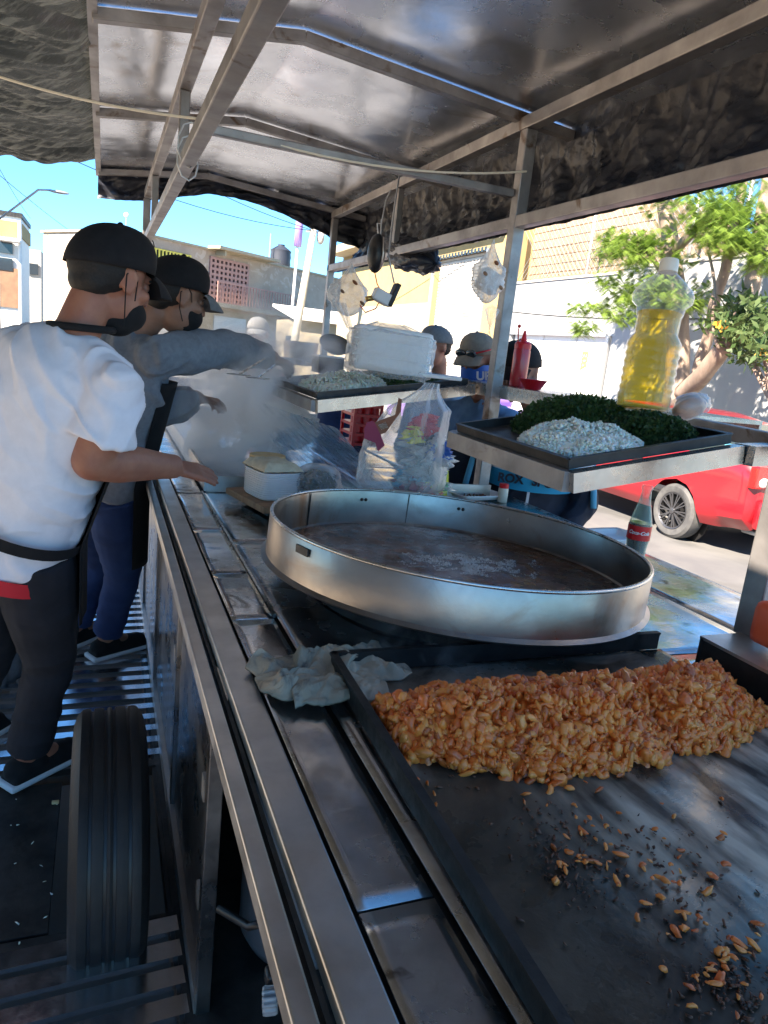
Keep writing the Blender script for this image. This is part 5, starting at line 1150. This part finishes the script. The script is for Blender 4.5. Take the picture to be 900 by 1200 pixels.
def person(label, neck, pelvis, fwd, hc, hf, arms, legs, skin='skin', top=None, pants='blue_jeans', shoes='black_cloth', hs=1.0, voxel=.008, hup=(0,0,1), sleeve='long', topmat='grey_sweat', loose=1.0, hand=None, group=None, foldamp=.006, hem=-.03, cap=None, capf=None, hair=True, mask=False, nm='person'):
    neck, pelvis, hc = Vector(neck), Vector(pelvis), Vector(hc); fwd = Vector(fwd).normalized(); rt = fwd.cross(V(0,0,1)).normalized()
    t = thing('person', label, 'person', (pelvis.x, pelvis.y, min(l[2][2] for l in legs)-.08), group)
    sp = (neck-pelvis); 
    def loft(mb, segs):      # (t along spine, half width, half depth, forward offset)
        P = [pelvis+sp*a+fwd*o for a, w, d_, o in segs]; mb.tube(P, [w for a, w, d_, o in segs], 28, True, up=rt, ry=[d_ for a, w, d_, o in segs])
    body = MB()
    loft(body, [(-.12,.10,.09,0),(0,.155,.11,0),(.22,.14,.10,.01),(.5,.15,.105,.0),(.75,.165,.105,-.01),(.9,.14,.085,-.01),(1.0,.07,.065,0)])
    body.cap_(neck-(hc-neck).normalized()*.03, neck.lerp(hc, .62)-Vector(hf).normalized()*.02, .055*hs, .052*hs, 16)
    Rh, Q = head_mb(body, hc, hf, hup, hs)
    for (sh, el, wr, tip, pn, sd, cu) in arms:
        sh, el, wr, tip = map(Vector, (sh, el, wr, tip))
        body.ell(sh, .046); body.cap_(neck.lerp(sh, .35)-V(0,0,.03), sh, .045, .042)
        ak = hs**2*(1.2 if sleeve == 'short' else 1); body.tube([sh, sh.lerp(el, .4), el], [.045*ak,.047*ak,.042*ak], 14); body.ell(el, .042*ak)
        body.tube([el, el.lerp(wr, .3), el.lerp(wr, .8), wr, wr.lerp(tip, .06)], [.042*ak,.045*ak,.032*ak,.029*ak,.028], 14)
        hand_mb(body, wr, tip-wr, pn, (tip-wr).length/.178, cu, side=sd)
    for (hp, kn, an, toe) in legs:
        hp, kn, an, toe = map(Vector, (hp, kn, an, toe)); body.tube([hp, hp.lerp(kn, .5), kn], [.085,.075,.055], 14); body.ell(kn, .055); body.tube([kn, kn.lerp(an, .3), an], [.053,.056,.038], 14); body.cap_(an, toe, .038, .028)
    remeshed(body, 'body', skin, voxel, 3, t)
    # top garment
    g = MB(); L_ = loose
    loft(g, [(hem-.002,.160*L_,.125*L_,0),(hem,.168*L_,.130*L_,0),(.2,.165*L_,.130*L_,.01),(.45,.17*L_,.130*L_,.0),(.72,.185*L_,.132*L_,-.012),(.88,.155*L_,.11*L_,-.012),(.97,.085,.08,-.004),(1.0,.068,.068,0)])
    for (sh, el, wr, tip, pn, sd, cu) in arms:
        sh, el, wr = map(Vector, (sh, el, wr)); g.cap_(neck.lerp(sh, .1)-V(0,0,.03), neck.lerp(sh, .8)-V(0,0,.012), .060, .054*L_)
        g.cap_((pelvis+sp*.72), (pelvis+sp*.72).lerp(sh, .7), .10, .07*L_)
        ak = hs**2*.96
        g.ell(sh-V(0,0,.008), .062)
        if sleeve == 'short': g.tube([neck.lerp(sh, .6)-V(0,0,.03), sh, sh.lerp(el, .45), sh.lerp(el, .72)], [.050,.062*L_,.068*L_,.077*L_], 18)
        else: g.tube([neck.lerp(sh, .6)-V(0,0,.03), sh, sh.lerp(el, .5), el], [.05, .064*L_*ak,.066*L_*ak,.062*L_*ak], 16); g.ell(el, .062*L_*ak); g.tube([el, el.lerp(wr, .5), el.lerp(wr, .86), el.lerp(wr, .93)], [.062*L_*ak,.058*L_*ak,.044*ak,.040*ak], 16)
    fa = foldamp
    axis = (rt*.5+V(0,0,1)).normalized()
    def fold(p, n):
        q = p-pelvis; a_ = q.dot(rt); b_ = q.z; c_ = q.dot(fwd)
        w = N3((a_*3, b_*3, c_*3), 1.5)*1.4
        s1 = abs(N3((a_*15+b_*6.0+w, b_*3.0-a_*1.5, c_*6), 1.1)); s2 = abs(N3((a_*5-b_*8+w, a_*2, c_*5), 1.4))
        return max(-.0015, min(.013, fa*(1.3-4.2*s1)*.9 + fa*(.6-2.6*s2)*.55))
    top_o = remeshed(g, 'shirt' if sleeve == 'short' else 'sweatshirt', topmat, voxel*.85, 30 if sleeve == 'short' else 16, t, disp=fold)
    # trousers
    g = MB(); P0 = pelvis+sp*(hem+.10)
    g.tube([P0, pelvis, pelvis-V(0,0,.10)], [.158,.168,.13], 24, True, up=rt, ry=[.118,.13,.12])
    for (hp, kn, an, toe) in legs:
        hp, kn, an = map(Vector, (hp, kn, an)); g.tube([hp+V(0,0,.04), hp.lerp(kn, .35), kn, kn.lerp(an, .5), an.lerp(kn, .08)], [.10,.098,.073,.066,.064], 18); g.ell(kn, .072)
    remeshed(g, 'trousers', pants, voxel*1.1, 3, t, disp=lambda p, n: .006*(.4-2.2*abs(N3((p.x*5, p.y*5, p.z*14), 1.0))))
    for (hp, kn, an, toe) in legs:
        an, toe = Vector(an), Vector(toe); d = V(toe.x-an.x, toe.y-an.y, 0).normalized(); zf = min(an.z-.08, toe.z-.03)
        s_ = MB().ell(V(an.x, an.y, zf+.055)+d*.02, (.045,.045,.05)).cap_(V(an.x, an.y, zf+.045)-d*.03, V(an.x, an.y, zf+.035)+d*.15, .042, .036, 16).box(V(an.x, an.y, zf+.022)+d*.06, (.08, .25, .03), Matrix.Rotation(math.atan2(-d.x, d.y), 3, 'Z'), .01)
        sh_ = remeshed(s_, 'shoe', shoes, .006, 3, t)
        MB().box(V(an.x, an.y, zf+.010)+d*.06, (.090, .275, .020), Matrix.Rotation(math.atan2(-d.x, d.y), 3, 'Z'), .008).build('sole', 'cap_light' if voxel < .01 else 'rubber', sh_, True)
    # head details
    s = hs
    eyes = MB()
    for e in (-1, 1):
        ey = MB().ell(Q(e*.031,.074,.012), .0125*s).build('eye', 'white_cloth', t, True); MB().ell(Q(e*.031,.0845,.010), (.006*s,.003*s,.006*s), Rh).build('iris', 'hair', ey, True)
        MB().tube([Q(e*.014,.091,.030), Q(e*.032,.090,.037), Q(e*.052,.074,.032)], [.0035*s,.005*s,.003*s], 6).build('eyebrow', 'hair', t, True)
        lid = MB().ell(Q(e*.031,.0755,.0145), (.0150*s,.0134*s,.0136*s), Rh).build('eyelid', skin, t, True)
    if hair:
        h = MB().ell(Q(0,-.028,.026), (.080*s,.094*s,.084*s), Rh, 24, 16).ell(Q(0,-.058,-.022), (.060*s,.048*s,.045*s), Rh)
        remeshed(h, 'hair', 'hair', .006, 2, t, disp=lambda p, n: .0008*N3(p, 60))
    if cap:
        R2 = Rh; C0 = Q(0,-.012,.034)
        cm = MB(); nn = 40; mm = 14; vs = []
        for i in range(mm+1):
            th = (math.pi/2)*i/mm
            for k_ in range(nn):
                a = 6.2832*k_/nn; seam = 1-.012*abs(math.cos(a*3))**20; r = math.sin(th)**.85
                vs.append(C0+R2@(V(.092*r*math.cos(a)*seam, .112*r*math.sin(a)*seam, .104*math.cos(th)**.9-.006*(1 if i == mm else 0)+.026*math.sin(a)*r)*s))
        cm.add(vs, [(i*nn+k_, i*nn+(k_+1)%nn, (i+1)*nn+(k_+1)%nn, (i+1)*nn+k_) for i in range(mm) for k_ in range(nn)])
        co = thing_part = cm.build('cap', cap, t, True)
        md_ = co.modifiers.new('s', 'SOLIDIFY'); md_.thickness = .003; md_.offset = -1
        MB().ell(C0+R2@(V(0,0,.106)*s), .008*s).build('cap_button', cap, co, True)
        bs = capf or 0
        def br(u, v):
            a = (u-.5)*2.3; y0 = .100*math.cos(a*.72)+.004; x = .080*math.sin(a)/math.sin(1.15)
            ln = .086*(1-(abs(u-.5)*2)**3*.55)
            return C0+R2@(V(x*(1-.05*v), y0+ln*v, .024-.034*v*v-.020*(abs(u-.5)*2)**2-.002)*s)
        MB().grid(br, 24, 12, tuple(-(R2@V(0,0,1))*.004)).build('cap_brim', 'grey_cap' if bs == 1 else cap, co, True)
        MB().tube([C0+R2@(V(.0905*math.cos(a*.05236), .1105*math.sin(a*.05236), .002+.026*math.sin(a*.05236))*s) for a in range(121)], .0035*s, 6).build('cap_band', cap, co, True)
    if mask:
        dz = .012 if mask == 1 else -.022
        def mf(u, v):
            a = (u-.5)*2.5; w = .066+.006*math.sin(math.pi*v); y = .118*math.cos(a*.75)+.012*math.sin(math.pi*v)-(.022 if mask == 2 else 0)
            z = -.008-.10*v+dz; y -= .040*max(0, v-.6)/.4 if True else 0
            ple = .002*math.sin(v*22)
            return Q(math.sin(a)*w*1.02, y+ple-.012, z+.01*math.cos(a*2)*(.5-v))
        mk_ = MB().ell(Q(0,.052,-.050+dz*.55), (.060*s,.064*s,.050*s), Rh, 24, 16).ell(Q(0,.036,-.082+dz*.55), (.050*s,.052*s,.034*s), Rh, 20, 12)
        mo = remeshed(mk_, 'mask', 'black_cloth', .005, 5, t)
        for e in (-1, 1):
            MB().tube([Q(e*.066,.03,-.015+dz), Q(e*.076,.015,.02+dz*.2), Q(e*.083,-.006,.034), Q(e*.084,-.026,.01)], .0017*s, 5).tube([Q(e*.062,.02,-.085+dz), Q(e*.080,-.012,-.04), Q(e*.084,-.026,.01)], .0017*s, 5).build('ear_loop', 'black_cloth', mo)
    return t, Q, Rh, (lambda segs, nm_, m_, par=t: None), rt
# ---- cook in the white T-shirt
nk, pv = V(-.060,1.91,1.645), V(-.235,2.02,1.10); fw = V(.72,.69,0)
hcA = V(.015,1.95,1.785)
armsA = [(V(.03,1.79,1.545), at(108,540,d=1.68), at(205,547,d=1.92), at(262,560,d=2.03), tuple(CF*.75-CU*.6), -1, .12),
         (V(-.20,2.10,1.60), V(-.12,2.32,1.38), V(.05,2.42,1.28), V(.18,2.52,1.25), (0,0,-1), 1, .3)]
legsA = [(V(-.16,1.96,1.04), V(-.13,2.10,.70), V(-.20,2.16,.37), V(-.10,2.24,.315)), (V(-.31,2.06,1.04), V(-.30,2.20,.70), V(-.42,2.35,.37), V(-.33,2.46,.315))]
tA, QA, RhA, _, rtA = person('cook in a white T-shirt and black cap with a hand over the counter', nk, pv, fw, hcA, (.76,.60,-.26), armsA, legsA, skin='skin', pants='black_jeans', hs=.98, voxel=.0055, sleeve='short', topmat='tshirt', loose=1.08, foldamp=.008, hem=-.06, cap='cap_cloth', mask=2)
def band(t, pv, nk, fw, rt, a0, a1, w, d, nm, m_, off=0):
    sp = nk-pv; MB().tube([pv+sp*a0+fw*off, pv+sp*a1+fw*off], [w, w], 40, False, up=rt, ry=[d, d]).build(nm, m_, t, True)
band(tA, pv, nk, fw.normalized(), rtA, .10, .155, .203, .163, 'apron_string', 'black_cloth')
ap = MB()
def apf(u, v):
    a = (u-.5)*2.6; z = .62-1.0*v; p = pv+(nk-pv)*z if z > 0 else pv+V(0,0,z*.56)
    return p+fw.normalized()*math.cos(a)*(.182)+rtA*math.sin(a)*.215+fw.normalized()*.01*math.sin(u*20)
MB().grid(apf, 40, 30, tuple(fw.normalized()*.004)).build('apron', 'black_cloth', tA, True)
MB().tube([nk+(hcA-nk)*.12+V(.072*math.cos(k*.35), .072*math.sin(k*.35), .004) for k in range(19)], .009, 8).build('collar', 'black_cloth', tA, True)
MB().tube([pv+(nk-pv)*-.05, pv+(nk-pv)*-.12], [.180,.183], 40, False, up=rtA, ry=[.148,.152]).build('underwear_band', 'red_cloth', tA, True)
c = pv+(nk-pv)*-.155+rtA*.02-fw.normalized()*.158; MB().box(c, (.085,.006,.035), Matrix((fw.cross(V(0,0,1)).normalized(), fw.normalized(), V(0,0,1))).transposed()).build('red_patch', 'red_cloth', tA)
# beard shading as short hair on the jaw
bd = MB().ell(QA(0,.022,-.062), (.064,.066,.064), RhA, 20, 14)
MB().box(QA(-.0,-.114,.035), (.02,.004,.012), RhA).build('cap_tag', 'cap_light', tA)
# ---- cook in grey sweatshirt
nk, pv = V(.115,2.78,1.655), V(.0,2.90,1.08); fw = V(.86,.5,0)
armsB = [(V(.16,2.66,1.585), V(.42,2.84,1.635), V(.665,3.0,1.615), V(.80,3.10,1.575), (.1,0,-1), -1, .5),
         (V(.05,2.93,1.56), V(.20,2.90,1.37), V(.36,2.98,1.425), V(.50,3.08,1.40), (0,-.2,-1), 1, .45)]
legsB = [(V(.05,2.84,1.0), V(.09,2.95,.68), V(.03,3.02,.37), V(.14,3.08,.315)), (V(-.05,2.97,1.0), V(.0,3.10,.68), V(-.10,3.15,.37), V(.0,3.25,.315))]
tB, QB, RhB, _, rtB = person('cook in a grey sweatshirt reaching across the steam with black cap', nk, pv, fw, V(.238,2.76,1.80), (.9,.36,-.28), armsB, legsB, skin='skin_dark', pants='blue_jeans', hs=1.07, voxel=.0075, topmat='grey_sweat', loose=1.05, foldamp=.008, cap='cap_cloth', capf=1, mask=1)
def apf(u, v):
    a = (u-.5)*2.9; z = .72-1.25*v; p = pv+(nk-pv)*z if z > 0 else pv+V(0,0,z*.6)
    return p+fw.normalized()*math.cos(a)*.172+rtB*math.sin(a)*.192
MB().grid(apf, 40, 30, tuple(fw.normalized()*.004)).build('apron', 'black_cloth', tB, True)
text_mesh('ST', .018, QB(-.07,.075,.085), RhB@V(0,1,0), RhB@V(0,0,1), 'cap_emblem', 'orange_wall', tB, .001)
# ---- customers on the street side
def simple(label, nk, fw, hc, hf, topm, cap=None, hs=1.0, arms=None, pants='blue_jeans', group='customers along the serving shelf', skin='skin', hair=True, mask=False, capf=0, foldamp=.006):
    nk = Vector(nk); fw = Vector(fw).normalized(); rt = fw.cross(V(0,0,1)); pv = V(nk.x, nk.y, nk.z-.55)-fw*.04; 
    if arms is None:
        arms = []
        for sd in (1, -1):
            sh = nk+rt*.17*sd-V(0,0,.08); el = sh+rt*.08*sd-V(0,0,.27)-fw*.02; wr = el+fw*.14-V(0,0,.16)-rt*.10*sd; arms.append((sh, el, wr, wr+(fw*.8-rt*.4*sd-V(0,0,.5)).normalized()*.16, (0,0,-1), -sd, .5))
    z0 = pv.z-.06
    legs = [(pv+rt*.09*sd-V(0,0,.06), V(pv.x, pv.y, z0*.52)+rt*.1*sd+fw*.03, V(pv.x, pv.y, .10)+rt*.11*sd, V(pv.x, pv.y, .05)+rt*.13*sd+fw*.12) for sd in (1, -1)]
    return person(label, nk, pv, fw, hc, hf, arms, legs, skin=skin, pants=pants, hs=hs, voxel=.011, topmat=topm, cap=cap, hair=hair, mask=mask, capf=capf, group=None, foldamp=foldamp)
h = at(511, 407, d=4.1)
tD, *_ = simple('customer in a grey and white cap in profile behind the foam boxes', h+V(.06,.05,-.20), (-.9,-.35,0), h, (-.96,-.2,-.25), 'denim_light', 'grey_cap', hs=.88)
h = at(560, 420, d=3.45)
tE, QE, RhE, _, rtE = simple('customer in a tan cap with sunglasses and a printed blue scarf', h+V(.07,.05,-.20), (-.75,-.6,0), h, (-.85,-.45,-.38), 'denim_light', 'tan_cap', hs=.9)
gl = MB()
for e in (-1, 1): gl.ell(QE(e*.034,.108,.062), (.030,.010,.020), RhE)
gl.build('sunglasses', 'dark_glass', tE, True); MB().tube([QE(-.06,.10,.065), QE(-.092,.02,.06), QE(-.09,-.06,.05)], .004, 6).tube([QE(.06,.10,.065), QE(.092,.02,.06), QE(.09,-.06,.05)], .004, 6).build('sunglasses_arms', 'red_plastic', tE, True)
MB().grid(lambda u, v: QE((.082+.018*v)*math.sin(6.2832*u), .012+(.10+.01*v)*math.cos(6.2832*u), -.02-.12*v+.006*math.sin(u*40)), 60, 14).build('scarf', 'print_blue', tE, True)
q = QE(.02,.125,-.08); text_mesh('UPER', .055, at(574, 441, d=3.30), CR, CU, 'lettering', 'white_cloth', tE, .002, bold=.002)
c = at(548, 545, d=3.15)
text_mesh('FEAR', .045, at(556, 537, d=3.18), (CU*.97+CR*.2), (-CR+CU*.15), 'lettering', 'cap_light', tE, .002)
MB().grid(bagf(at(545, 548, d=3.32), .13, .10, .17, 0, 2, .05), 30, 30).build('dark_vest', 'navy_cloth', tE, True)
h = at(603, 436, d=3.15)
nkF = at(632, 492, d=3.1); 
tF, QF, RhF, _, rtF = simple('customer in a black cap and dark zip jacket with blue chest stripe', nkF, (-.55,-.83,0), h+V(.02,0,0), (-.75,-.6,-.3), 'navy_cloth', 'cap_cloth', hs=1.02, foldamp=.004)
fwF = V(-.55,-.83,0).normalized(); pvF = V(nkF.x, nkF.y, nkF.z-.55)-fwF*.04; rF = fwF.cross(V(0,0,1))
MB().tube([pvF+(nkF-pvF)*.46, pvF+(nkF-pvF)*.60], [.196,.198], 40, False, up=rF, ry=[.143,.143]).build('chest_stripe', 'teal_band', tF, True)
MB().tube([pvF+(nkF-pvF)*.60, pvF+(nkF-pvF)*.64], [.198,.197], 40, False, up=rF, ry=[.143,.142]).build('chest_stripe', 'white_cloth', tF, True)
xd = -rF
text_mesh('SPORT', .052, pvF+(nkF-pvF)*.53+fwF*.149+rF*-.085, -rF, (0,0,1), 'lettering', 'navy_cloth', tF, .002, bold=.002)
text_mesh('ROX', .052, pvF+(nkF-pvF)*.53+fwF*.149+rF*.085, -rF, (0,0,1), 'lettering', 'navy_cloth', tF, .002, bold=.002)
MB().bar(pvF+fwF*.155+V(0,0,.05), pvF+fwF*.15+V(0,0,.40), .012, .006).build('zip', 'cap_light', tF)
for sd in (1, -1):
    sh = nkF+rF*.17*sd-V(0,0,.08); el = sh+rF*.06*sd-V(0,0,.27)+fwF*.06
    MB().tube([sh.lerp(el, .28), sh.lerp(el, .42)], [.073,.071], 24, False).build('sleeve_stripe', 'white_cloth', tF, True); MB().tube([sh.lerp(el, .42), sh.lerp(el, .5)], [.071,.070], 24, False).build('sleeve_stripe', 'teal_band', tF, True)
    MB().tube([sh+rF*sd*.066, sh.lerp(el, .5)+rF*sd*.068, el+rF*sd*.056], .014, 8).build('sleeve_piping', 'light_blue', tF, True)
h = at(302, 392, d=5.9)
simple('distant man in a grey cap standing beyond the steam', h+V(.03,.05,-.21), (-.3,-.9,0), h, (-.3,-.9,-.1), 'grey_sweat', 'grey_cap')
# ================================================================ STEAM (real volume)
def steam(name, c, r, dens, label, scale=4, rot=None, lo=.42):
    m_ = bpy.data.materials.new(name); m_.use_nodes = True; t = m_.node_tree; t.nodes.clear()
    o_ = t.nodes.new('ShaderNodeOutputMaterial'); v = t.nodes.new('ShaderNodeVolumeScatter'); v.inputs['Color'].default_value = (.99,.99,1,1); v.inputs['Anisotropy'].default_value = .1
    tc = t.nodes.new('ShaderNodeTexCoord'); n = t.nodes.new('ShaderNodeTexNoise'); n.inputs['Scale'].default_value = scale; n.inputs['Detail'].default_value = 4; n.inputs['Distortion'].default_value = 1.2
    ln = t.nodes.new('ShaderNodeVectorMath'); ln.operation = 'LENGTH'; t.links.new(tc.outputs['Object'], ln.inputs[0])
    mr = t.nodes.new('ShaderNodeMapRange'); mr.interpolation_type = 'SMOOTHSTEP'; mr.inputs[1].default_value = 1.0; mr.inputs[2].default_value = .15; mr.inputs[3].default_value = 0; mr.inputs[4].default_value = 1; t.links.new(ln.outputs['Value'], mr.inputs[0])
    m2 = t.nodes.new('ShaderNodeMapRange'); m2.inputs[1].default_value = lo; m2.inputs[2].default_value = .68; t.links.new(n.outputs[0], m2.inputs[0]); t.links.new(tc.outputs['Object'], n.inputs[0])
    mu = t.nodes.new('ShaderNodeMath'); mu.operation = 'MULTIPLY'; t.links.new(mr.outputs[0], mu.inputs[0]); t.links.new(m2.outputs[0], mu.inputs[1])
    m3 = t.nodes.new('ShaderNodeMath'); m3.operation = 'MULTIPLY'; m3.inputs[1].default_value = dens; t.links.new(mu.outputs[0], m3.inputs[0]); t.links.new(m3.outputs[0], v.inputs['Density']); t.links.new(v.outputs[0], o_.inputs['Volume'])
    me = bpy.data.meshes.new(name); b = MB().ell((0,0,0), (1,1,1), None, 16, 10); me.from_pydata(b.v, [], b.f); me.materials.append(m_)
    o = bpy.data.objects.new('steam', me); COL.objects.link(o); o.location = c; o.scale = r
    if rot: o.rotation_euler = rot
    tag(o, label, 'steam', kind='stuff'); return o
steam('steam_a', at(278, 505, d=3.0), (.36,.42,.44), 110, 'thick white steam rising from the steam table by the cooks', 2.3, lo=.47)
steam('steam_b', at(300, 425, d=3.1), (.45,.5,.34), 22, 'thin steam drifting up past the grey sleeve', 1.9, lo=.47)
steam('steam_c', PB+V(-.22,-.2,.08), (.24,.24,.17), 5, 'wisps of steam over the big round pan', 2.2, lo=.5)
steam('steam_d', at(490, 770, d=1.35), (.14,.14,.10), 16, 'small wisps of steam at the left end of the meat', 1.8, lo=.5)
